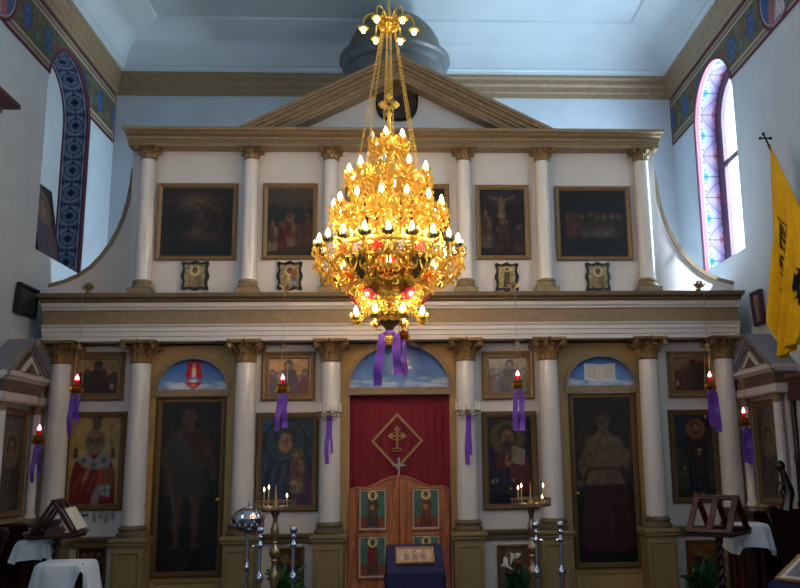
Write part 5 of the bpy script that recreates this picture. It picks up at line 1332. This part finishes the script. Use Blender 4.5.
# ================================================================== reading desks (A-shaped book rests on twisted posts)
def reading_desk(label, loc, rz, hd, ridge, zb, H):
    t = thing('reading_desk', label, 'lectern', loc, (0,0,rz))
    for q, nm in ((-1, 'slatted_rest'), (1, 'slatted_rest')):
        L = math.hypot(hd, H); ang = math.atan2(H, hd)
        m = MB(); T = .024
        m.box(-ridge/2, ridge/2, 0, T, 0, .06); m.box(-ridge/2, ridge/2, 0, T, L-.05, L)
        for x in (-ridge/2, -.03, ridge/2-.06): m.box(x, x+.06, .001, T-.001, .05, L-.04)
        m.box(-ridge/2, ridge/2, -.03, .0, 0, .018)
        mt = Matrix.Translation((0, q*hd, zb)) @ Matrix.Rotation(0 if q < 0 else PI, 4, 'Z') @ Matrix.Rotation(-(PI/2-ang), 4, 'X')
        m.xform(mt).build(nm, M['redwood'], t, ang=20)
    m = MB(); m.box(-ridge/2, ridge/2, -hd, -hd+.04, zb-.03, zb); m.box(-ridge/2, ridge/2, hd-.04, hd, zb-.03, zb); m.box(-.04,.04,-hd+.03,hd-.03,zb-.035,zb-.005)
    for x in (-ridge/2, ridge/2-.04): m.box(x, x+.04, -hd+.02, hd-.02, zb-.03, zb-.002)
    m.build('base_frame', M['darkwood'], t, ang=20)
    m = MB(); n = 90; rings = []
    for i in range(n+1):
        z = .12+(zb-.16)*i/n; a0 = z*34
        rings.append([((.030+.012*math.cos(2*(a-a0)))*math.cos(a), (.030+.012*math.cos(2*(a-a0)))*math.sin(a), z) for a in np.linspace(0, 2*PI, 17)[:-1]])
    m.loft(rings); m.lathe([(.05,zb-.06),(.055,zb-.04),(.05,zb-.03)], seg=16); m.lathe([(.06,.05),(.065,.09),(.05,.13)], seg=16)
    m.build('twisted_post', M['darkwood'], t, ang=60)
    for i in range(4):
        a = PI/4+i*PI/2; c, s = math.cos(a), math.sin(a)
        MB().tube([(.03*c,.03*s,.11),(.12*c,.12*s,.10),(.22*c,.22*s,.03),(.26*c,.26*s,.02)], [.025,.024,.02,.02], 8).build('foot', M['darkwood'], t)
    return t
reading_desk('dark wooden reading desk with an open book, by the left wall', (-3.40,-1.7,0), math.radians(93), .225, .40, 1.09, .35)
reading_desk('empty reddish wooden reading desk with slatted sides, right of the screen', (3.20,-2.0,0), math.radians(-41), .29, .46, 1.02, .36)
# book lying on the right slope of the left desk
def book(label, loc, rot, w, h, th):
    t = thing('book', label, 'book', loc, rot)
    m = MB(); m.box(-w/2,w/2,0,.008,-h/2,h/2); m.build('cover', M['darkwood'], t)
    for q in (-1, 1):
        m = MB(); rings = []
        for i in range(9):
            u = i/8; x = q*u*(w/2-.01); y = -.005-th*math.sin(PI*min(1, .25+u*.75))**.7
            rings.append([(x,0,-h/2+.01),(x,y,-h/2+.01),(x,y,h/2-.01),(x,0,h/2-.01)])
        m.loft(rings).build('pages', M['paper'], t, ang=50)
    return t
az = math.radians(93); sl = math.atan2(.35, .225)
nx_, ny_ = math.sin(az), -math.cos(az)
book('open book with white pages on the left reading desk', (-3.40+nx_*.15+.02, -1.7+ny_*.15, 1.09+.15), (-(PI/2-sl), 0, az), .34, .26, .025)

# ================================================================== draped tables
def draped_cloth(label, cx, cy, zt, a, b, drop, seed, cat='tablecloth', mt='cloth', lift=None, mesh_only=False):
    n = 72; rr = random.Random(seed); ph = [rr.random()*6 for _ in range(5)]
    def rnd(t, k):
        c, s = math.cos(t), math.sin(t); p = .35
        return (a+k)*math.copysign(abs(c)**p, c), (b+k)*math.copysign(abs(s)**p, s)
    rings = []
    for q, k, zz in ((0,-.9,0),(1,-.02,0),(2,.0,-.006),(3,.012,-.03),(4,.02,-.35),(5,.03,-.7),(6,.04,-1.)):
        ring = []
        for i in range(n):
            t = 2*PI*i/n; dr = drop*(1+.12*math.sin(3*t+ph[0])+.06*math.sin(7*t+ph[1]))
            if lift:
                dt = (t-lift[0]+PI) % (2*PI)-PI; dr *= 1-lift[1]*math.exp(-(dt/.28)**2)
            if q == 0: ring.append((cx+a*.02*math.cos(t), cy+b*.02*math.sin(t), zt)); continue
            w = .018*max(0, q-2)/4*(math.sin(11*t+ph[2])+.6*math.sin(17*t+ph[3])); x, y = rnd(t, k if q < 2 else k+w+.0)
            ring.append((cx+x, cy+y, zt+(zz if q < 4 else zz*dr) if q != 4 else zt+zz*dr))
        rings.append(ring)
    o = MB().loft(rings, 0, True, False).build('tablecloth', M[mt], ang=60)
    return tag(o, label, cat)
def table(label, cx, cy, zt, a, b, wd='darkwood', name='side_table'):
    t = thing(name, label, 'table', (cx, cy, 0))
    MB().box(-a+.02,a-.02,-b+.02,b-.02,zt-.04,zt-.003).build('table_top', M[wd], t)
    MB().box(-a+.05,a-.05,-b+.05,b-.05,zt-.14,zt-.04).build('apron', M[wd], t)
    for q in (-1, 1):
        for r in (-1, 1): MB().lathe([(.018,0),(.025,.05),(.02,.1),(.03,.2),(.03,zt-.14)], (q*(a-.07), r*(b-.07), 0), 10).build('leg', M[wd], t)
    return t
table('small dark table under white cloth against the left choir stall', -3.63, -1.62, 1.04, .14, .16)
draped_cloth('white cloth on the small table behind the left reading desk', -3.63, -1.62, 1.04, .14, .16, .19, 3)
table('low table under a long white cloth in front of the left reading desk', -3.12, -2.16, .88, .23, .19, 'redwood')
draped_cloth('long white cloth pulled up at one side, on the low table at left', -3.12, -2.16, .88, .23, .19, .32, 8, lift=(-1.1, .75))
t = thing('metal_bowl', 'small silver bowl on the white cloth behind the left reading desk', 'bowl', (-3.69,-1.66,1.044))
MB().lathe([(.03,0),(.035,.006),(.02,.014),(.05,.03),(.065,.06),(.06,.06),(.045,.035),(0,.02)], seg=18).build('bowl_body', M['tin'], t)
MB().lathe([(.058,.055),(.05,.07),(.02,.085),(.008,.09),(.012,.10),(0,.112)], seg=18).build('lid', M['silver'], t)
table('dark red table under white cloth beside the right throne', 3.64, -1.62, 1.07, .18, .17, 'redwood')
draped_cloth('white cloth hanging over the table by the right throne', 3.64, -1.62, 1.07, .18, .17, .27, 12)
# choir stall at left, throne at right
def stall(label, name, cat, x0, y0, sg, w, zb, zarm, canopy=None):
    """seat against the side wall facing the middle of the room; local +X points away from the wall"""
    t = thing(name, label, cat, (sg*(W-.005), y0, 0), (0,0,0 if sg < 0 else PI))
    MB().box(.0,.06,-w/2,w/2,0,zb).build('back_panel', M['darkwood'], t)
    m = MB(); m.box(-.0,.09,-w/2-.03,w/2+.03,zb,zb+.05); m.box(.0,.11,-w/2-.04,w/2+.04,zb+.05,zb+.08); m.build('back_cornice', M['darkwood'], t, ang=20)
    MB().box(.06,.52,-w/2+.04,w/2-.04,.42,.48).build('seat', M['darkwood'], t); MB().box(.10,.48,-w/2+.04,w/2-.04,0,.42).build('seat_box', M['darkwood'], t)
    for q in (-1, 1):
        y = q*(w/2-.02)
        m = MB(); out = [(.06,0),(.56,0),(.56,.10),(.50,.45),(.52,.70),(.60,zarm-.10),(.62,zarm-.03),(.58,zarm),(.06,zarm)]
        m.prism(out, y-.025, y+.025)
        o = m.build('side_panel', M['darkwood'], t, ang=30)
        k = MB(); k.lathe([(.0,-.05),(.055,-.045),(.06,0),(.055,.045),(0,.05)], (.58, y, zarm+.02), 14, 0, 'Y'); k.box(.06,.60,y-.045,y+.045,zarm,zarm+.035); k.build('armrest', M['darkwood'], o, ang=40)
    if canopy:
        for q in (-1, 1):
            y = q*(w/2-.03)
            MB().lathe([(.035,zarm+.03),(.045,zarm+.08),(.03,zarm+.12),(.028,zarm+.5),(.04,zarm+.55),(.03,zarm+.6),(.03,canopy)], (.265,y,0), 12).build('canopy_post', M['darkwood'], t)
            k = MB(); k.tube([(.42+.08*math.cos(a)*(1-a/9), y, zarm+.18+.14*math.sin(a)*(1-a/9)) for a in np.linspace(0, 6.5, 22)], .035, 8); k.ball((.46,y,zarm+.47), (.055,.04,.06), 10, 8); k.tube([(.44,y,zarm+.02),(.40,y,zarm+.2),(.43,y,zarm+.38),(.46,y,zarm+.46)], [.07,.05,.04,.03], 8); k.build('carved_scroll', M['darkwood'], t)
        m = MB(); m.box(0,.28,-w/2-.02,w/2+.02,canopy,canopy+.20); m.box(0,.31,-w/2-.05,w/2+.05,canopy+.20,canopy+.25); m.box(0,.295,-w/2-.03,w/2+.03,canopy-.03,canopy+.01); m.build('canopy', M['redwood'], t, ang=20)
        MB().box(.06,.075,-w/2+.1,w/2-.1,zb-.9,zb-.1).build('red_back_cushion', M['redwood'], t)
    return t
stall('dark wooden choir stall with rounded arms along the left wall', 'choir_stall', 'chair', 0, -2.45, -1, 1.2, 1.26, 1.10)
stall('tall dark carved throne with red canopy against the right wall', 'throne', 'chair', 0, -2.25, 1, 1.0, 2.2, 1.18, 2.36)
def low_cabinet(label, sg):
    t = thing('low_cabinet', label, 'cabinet', (sg*3.99, -.93, 0))
    MB().box(-.155,.155,-.42,.42,0,1.10).build('cabinet_body', M['darkwood'], t)
    m = MB(); m.loft([[(-x,-y,z),(x,-y,z),(x,y,z),(-x,y,z)] for x, y, z in ((.155,.42,1.10),(.17,.44,1.12),(.165,.45,1.14),(.165,.45,1.17))]); m.build('cabinet_top', M['darkwood'], t, ang=15)
    for q in (-1, 1):
        d = MB().box(-sg*.155,-sg*.17,q*.205-.18,q*.205+.18,.08,1.02).build('door', M['darkwood'], t)
        MB().ball((-sg*.18,q*.05,.6), .015, 8, 6).build('knob', M['brass'], d)
low_cabinet('low dark wooden cabinet in front of the left wall shrine', -1); low_cabinet('low dark wooden cabinet in front of the right wall shrine', 1)
# wooden canopy high on the left wall
t = thing('wooden_canopy', 'dark purple wooden canopy high on the left wall at the photo edge', 'canopy', (-W, -2.55, 4.6))
MB().box(0,.22,-.62,.55,0,.86).build('canopy_body', M['purwood'], t)
m = MB(); m.loft([[(0,-y,z),(x,-y,z),(x,y,z),(0,y,z)] for x, y, z in ((.22,.60,.80),(.24,.66,.86),(.24,.70,.92),(.30,.86,.98),(.32,.92,1.01),(.32,.92,1.06))]); m.build('canopy_cornice', M['purwood'], t, ang=15)

# ================================================================== flag
t = thing('flag', 'yellow church flag with black eagle and lettering on a pole at right', 'flag', (4.2, -1.72, 5.15))
pd = Vector((.0, -.535, -.845)).normalized()
tip = Vector((0, .02, .07))
MB().tube([tuple(tip), tuple(tip+pd*2.1)], .016, 10).build('pole', M['redwood'], t)
m = MB(); c = tip-pd*.10; u = -pd; s = Vector((1,0,0))
m.tube([tuple(tip), tuple(c-pd*.09)], .011, 8); m.tube([tuple(c+s*.055-pd*.02), tuple(c-s*.055-pd*.02)], .011, 8)
for p in (c+s*.06-pd*.02, c-s*.06-pd*.02, c-pd*.10): m.ball(tuple(p), .02, 8, 6)
m.build('cross_finial', M['black'], t)
p = tip+pd*1.9
MB().tube([tuple(p), (.12, p.y, p.z-.05), (.247, p.y, p.z-.05)], .018, 8).build('wall_bracket', M['black'], t)
FW = 1.7
cv = Cv(FW, 2.1, (232,176,22), 110); cv.noise(.05, .1)
cv.line([(.012,0),(.012,2.1)], .03, (226,142,70))
glyphs = {'E': [[(0,0),(0,1)],[(0,1),(1,1)],[(0,.5),(.8,.5)],[(0,0),(1,0)]], 'K': [[(0,0),(0,1)],[(0,.5),(1,1)],[(0,.5),(1,0)]], 'L': [[(0,0),(.5,1)],[(.5,1),(1,0)]], 'H': [[(0,0),(0,1)],[(1,0),(1,1)],[(0,.5),(1,.5)]], 'S': [[(1,1),(0,1)],[(0,1),(.6,.5)],[(.6,.5),(0,0)],[(0,0),(1,0)]], 'I': [[(.5,0),(.5,1)]], 'A': [[(0,0),(.5,1)],[(.5,1),(1,0)],[(.2,.4),(.8,.4)]]}
for i, g in enumerate('EKKLHSIA'):      # column of lettering down the hoist
    for st_ in glyphs[g]: cv.line([(.40+x*.20, 1.36-.10*i+z*.075) for x, z in st_], .026, (24,20,18))
cv.line([(.36,1.47),(.62,1.56)], .02, (24,20,18)); cv.line([(.62,1.56),(.60,1.46)], .02, (24,20,18))
E_ = [(x*2.6+.52, z*2.6+.75) for x, z in out] if False else [(x*2.2+1.32, z*2.4+.80) for x, z in half+[(-x, z) for x, z in half[::-1][1:-1]]]
cv.poly(E_, (24,20,18)); cv.ell(1.32, 1.01, .05, .09, (232,176,22)); cv.line([(1.32,.95),(1.32,1.07)], .014, (24,20,18))
def ffn(u, v):
    v2 = 1-v
    hang = 2.04+.42*np.clip((u-.16)/.10, 0, 1)-.10*np.clip((u-.4)/.3, 0, 1)
    L = FW*u
    y = tip.y-.02+pd.y*(.12+L)*(1-.30*v2)-.02*v2; z0 = tip.z+pd.z*(.06+L)
    zb = np.minimum(.07-hang, z0-.5)
    z = z0*(1-v2)+zb*v2
    x = -.02-.17*v2+.065*v2*np.sin(u*24+.6)+.03*np.sin(u*51+v2*3)*v2
    return np.stack([x, y, z], -1), u*FW, v*2.1
fm = paint_mesh('flag_cloth', cv, M['cloths'], ffn, 140, 120); fm.polygons.foreach_set('use_smooth', [True]*len(fm.polygons))
fo = obj('flag_cloth', fm, t); sd = fo.modifiers.new('thickness', 'SOLIDIFY'); sd.thickness = .004

# ================================================================== icon stands with blue velvet
def icon_stand(label, clabel, ilabel, loc, rz, w, d, zf, zb, cvf, iw, ih, hang):
    t = thing('icon_stand', label, 'icon stand', loc, (0,0,rz))
    MB().prismx([(-d/2,.0),(-d/2,zf-.012),(d/2,zb-.012),(d/2,0)], -w/2+.02, w/2-.02).build('stand_body', M['darkwood'], t)
    sl = math.atan2(zb-zf, d)
    o = bpy.data.objects.new('velvet_cloth', None)
    # cloth: a strip over front, slope and back with side falls
    n = 28; m = MB(); rings = []
    path = [(-d/2-.012, zf-hang), (-d/2-.014, zf-.02), (-d/2-.004, zf+.002), (d/2, zb+.002), (d/2+.012, zb-.01), (d/2+.014, zb-hang*.8)]
    for k, (y, z) in enumerate(path):
        ring = []
        for i in range(n+1):
            u = i/n; x = (u-.5)*(w+.03); wv = (.010*math.sin(u*26) if k in (0, 5) else 0)
            ring.append((x, y+wv*(-1 if k == 0 else 1), z))
        rings.append(ring)
    top = [[(x, y, z) for x, y, z in r] for r in rings]; bot = [[(x*.985, y*(.985 if k in (0,1,4,5) else 1), z-.006 if k in (2, 3) else z) for x, y, z in r] for k, r in enumerate(rings)]
    full = [t_+b_[::-1] for t_, b_ in zip(top, bot)]
    m.loft(full)
    for q in (-1, 1):   # side falls with a silver edge
        x = q*(w/2+.017); fall = []
        for i in range(15):
            u = i/14; y = -d/2+u*d; zt = zf+(zb-zf)*u; f = .018*math.sin(u*14+q)
            fall.append([(x, y, zt+.004), (x+q*.012, y, zt-.05), (x+q*(.02+f), y, zt-hang*.75), (x+q*(.014+f), y, zt-hang*.75), (x+q*.006, y, zt-.05), (x-q*.004, y, zt-.002)])
        m.loft(fall)
    c = m.build('velvet_cloth', M['blue'], None, loc, (0,0,rz), ang=60); tag(c, clabel, 'cloth')
    for q in (-1, 1):
        pts = []
        for i in range(15):
            u = i/14; y = -d/2+u*d; pts.append((q*(w/2+.037+.018*math.sin(u*14+q)), y, zf+(zb-zf)*u-hang*.75))
        MB().tube(pts, .007, 6).build('silver_trim', M['tin'], c, label='silver edging')
    R = Matrix.Rotation(rz, 4, 'Z'); mid = R @ Vector((0, -.008*1, (zf+zb)/2+.012))
    i_ = thing('icon', ilabel, 'icon', tuple(Vector(loc)+mid), (-(PI/2-sl), 0, rz))
    MB().frame(iw, ih, [(0,0),(0,.022),(.012,.026),(.022,.02),(.026,.014),(.028,.0)]).build('frame', M['braid'], i_, ang=20)
    picture('painting', cvf(iw-.052, ih-.052), i_, (0,-.012,0), M['glazed'], .008, thick=.01)
def p_pale(w, h):
    cv = Cv(w, h, (186,158,128), 200); cv.noise(.12, .03)
    for x in (.25,.5,.75): cv.fig(w*x, h*.05, h*.85, (170,130,110), (150,120,120), (206,180,130), face=False)
    return cv.noise(.12, .02)
def p_grey(w, h):
    cv = Cv(w, h, (206,200,188), 180); cv.poly([(w*.12,h*.12),(w*.88,h*.12),(w*.88,h*.88),(w*.12,h*.88)], (112,116,126)); cv.noise(.1, .04); cv.bust(w*.5, h*.13, h*.65, (90,84,92), (120,110,108), (170,160,130)); return cv.noise(.08, .02)
icon_stand('icon stand with sloping top in front of the central gate', 'blue velvet cloth over the icon stand in front of the central gate', 'small gold framed icon lying on blue velvet before the central gate', (.155, -2.1, 0), .02, .50, .42, .735, .945, p_pale, .37, .27, .34)
icon_stand('icon stand with sloping top at the lower right corner of the photo', 'blue velvet cloth over the icon stand at the lower right corner', 'pale framed icon lying on blue velvet at the lower right corner', (3.62, -3.0, 0), math.radians(-58), .46, .48, .64, .86, p_grey, .40, .42, .34)

# ================================================================== plants
def pot(t, r, h, mt='brown'):
    MB().lathe([(r*.7,0),(r*.75,.01),(r*.95,h*.8),(r*1.05,h*.82),(r*1.05,h),(r*.92,h),(r*.88,h*.85),(0,h*.82)], seg=20).build('pot', M[mt], t)
def blades(n, z0, hmin, hmax, spread, wd, seed, stem=False, ctr=None):
    rr = random.Random(seed); m = MB()
    for i in range(n):
        a = rr.random()*2*PI; h = hmin+(hmax-hmin)*rr.random(); s = spread*(.25+.75*rr.random()); c, sn = math.cos(a), math.sin(a)
        pts = bez((.02*c,.02*sn,z0), (.1*s*c,.1*s*sn,z0+h*.5), (.6*s*c,.6*s*sn,z0+h), (s*c,s*sn,z0+h*(.8+.3*rr.random())), 8)
        leafy(m, pts, wd*(.7+.6*rr.random()), .18, seg=4)
    return m
t = thing('potted_lily', 'potted white calla lilies beside the right candle stand', 'plant', (1.29,-.85,0)); pot(t, .12, .24)
blades(46, .2, .16, .36, .22, .026, 5).build('foliage', M['leaf'], t, ang=60)
for x, y, z, a in ((-.02,-.03,.72,.35),(-.13,-.03,.62,-1.0)):
    f = MB(); f.tube([(0,0,.22),(x*.5,y,.45),(x,y,z-.10)], .006, 6)
    o = f.build('stem', M['leaf'], t)
    k = MB(); k.lathe([(.006,-.11),(.013,-.07),(.026,-.025),(.040,.008),(.036,.006),(.022,-.025),(.008,-.07)], seg=14)
    leafy(k, bez((.025,0,-.03), (.04,0,.0), (.05,0,.02), (.075,0,.03), 8), .026, .3)
    k.xform(Matrix.Translation((x,y,z)) @ Matrix.Rotation(a, 4, 'Y')); k.build('blossom', M['lily'], o, ang=60)
t = thing('potted_plant', 'leafy green potted plant in front of the right reading desk', 'plant', (3.22,-1.35,0)); pot(t, .13, .25)
blades(70, .2, .2, .52, .27, .022, 9).build('foliage', M['leaf'], t, ang=60)
t = thing('potted_plant', 'dark leafy potted plant on the floor behind the left candle stand', 'plant', (-1.25,-.80,0)); pot(t, .11, .22)
blades(60, .18, .18, .46, .24, .024, 11).build('foliage', M['leaf'], t, ang=60)

# ================================================================== light and camera
def area(name, loc, rot, sx, sy, power, col, spread=180):
    l = bpy.data.lights.new(name, 'AREA'); l.shape = 'RECTANGLE'; l.size = sx; l.size_y = sy; l.energy = power; l.color = col; l.spread = math.radians(spread)
    o = bpy.data.objects.new(name, l); COL.objects.link(o); o.location = loc; o.rotation_euler = rot; return o
DAY = (.70, .89, 1.0)
area('daylight_side_window', (W+.47, WY, 5.75), (0, math.radians(90), 0), 2.6, 1.3, 170, DAY)
# nave windows behind the camera's field of view
area('daylight_nave_window', (W-.05, -4.2, 5.75), (0, math.radians(90), 0), 2.6, 1.4, 75, DAY)
area('daylight_nave_window', (-W+.05, -4.2, 5.75), (0, math.radians(-90), 0), 2.6, 1.4, 32, DAY)
area('sanctuary_fill_light', (W-.05, 1.35, 2.6), (0, math.radians(90), 0), 1.6, 1.1, 330, DAY)  # added lamp hidden behind the screen, brightens back wall and ceiling
area('rear_fill_light', (0, NEAR+.1, 5.6), (math.radians(90), 0, 0), 4.0, 3.0, 80, (.86, .93, 1.))  # added fill lamp high on the rear wall, lights the screen front
def light_window(n, at, rz, w, h):
    """frame and glazing bars set round an unseen daylight area lamp (local: faces -Y)"""
    r = struct(obj('window_%d' % n, None, None, at, (0, 0, rz)))
    MB().frame(w+.2, h+.2, [(0,0),(0,.06),(.09,.05),(.10,0)]).build('window_frame', M['purwood'], r, ang=20)
    k = MB()
    for i in range(1, 3): k.box(-w/2, w/2, -.075, -.06, -h/2+h*i/3-.02, -h/2+h*i/3+.02)
    k.box(-.02, .02, -.078, -.058, -h/2, h/2); k.build('glazing_bars', M['purwood'], r)
light_window(3, (W, -4.2, 5.75), -PI/2, 1.4, 2.6); light_window(4, (-W, -4.2, 5.75), PI/2, 1.4, 2.6)
light_window(5, (W, 1.35, 2.6), -PI/2, 1.1, 1.6); light_window(6, (0, NEAR, 5.6), PI, 4.0, 3.0)  # these two frames only dress the added sanctuary and rear lamps
s = bpy.data.lights.new('sun', 'SUN'); s.energy = 30; s.angle = math.radians(3); s.color = (.92, .96, 1.)
so = bpy.data.objects.new('sun', s); COL.objects.link(so); so.rotation_euler = Vector((-.9, .30, -1.25)).to_track_quat('-Z', 'Y').to_euler()
# the bulbs of the chandelier: a few lamps stand in among the lit bulbs
lamps = [(0, -.19, 4.97, 1.2), (-.38, -.14, 4.63, 1.6), (.38, -.14, 4.63, 1.6)]
for k in range(8): lamps.append((.72*math.cos(PI/8+k*PI/4), .72*math.sin(PI/8+k*PI/4), 3.90, 8))
for k in range(4): lamps.append((.40*math.cos(PI/4+k*PI/2), .40*math.sin(PI/4+k*PI/2), 3.23, 4.5))
for x, y, z, e in lamps:
    l = bpy.data.lights.new('chandelier_bulb_light', 'POINT'); l.energy = e; l.color = (1., .72, .42); l.shadow_soft_size = .03
    o = bpy.data.objects.new('chandelier_bulb_light', l); COL.objects.link(o); o.location = (CX+x, CY+y, z)
w = bpy.data.worlds.new('sky'); scn.world = w; w.use_nodes = True
w.node_tree.nodes['Background'].inputs['Color'].default_value = (.75, .87, 1., 1); w.node_tree.nodes['Background'].inputs['Strength'].default_value = 3.0

cam = bpy.data.cameras.new('camera'); co = bpy.data.objects.new('camera', cam); COL.objects.link(co)
cam.sensor_fit = 'HORIZONTAL'; cam.sensor_width = 36; cam.lens = 864/800*36; cam.shift_x = -46/800; cam.clip_end = 100
R = Matrix(CAMM); co.matrix_world = Matrix.Translation((.02, -10.8, 1.78)) @ R.to_4x4()
scn.camera = co
vs = scn.view_settings; vs.view_transform = 'Standard'; vs.look = 'None'; vs.gamma = 1; vs.use_curve_mapping = False; vs.exposure = EXPO
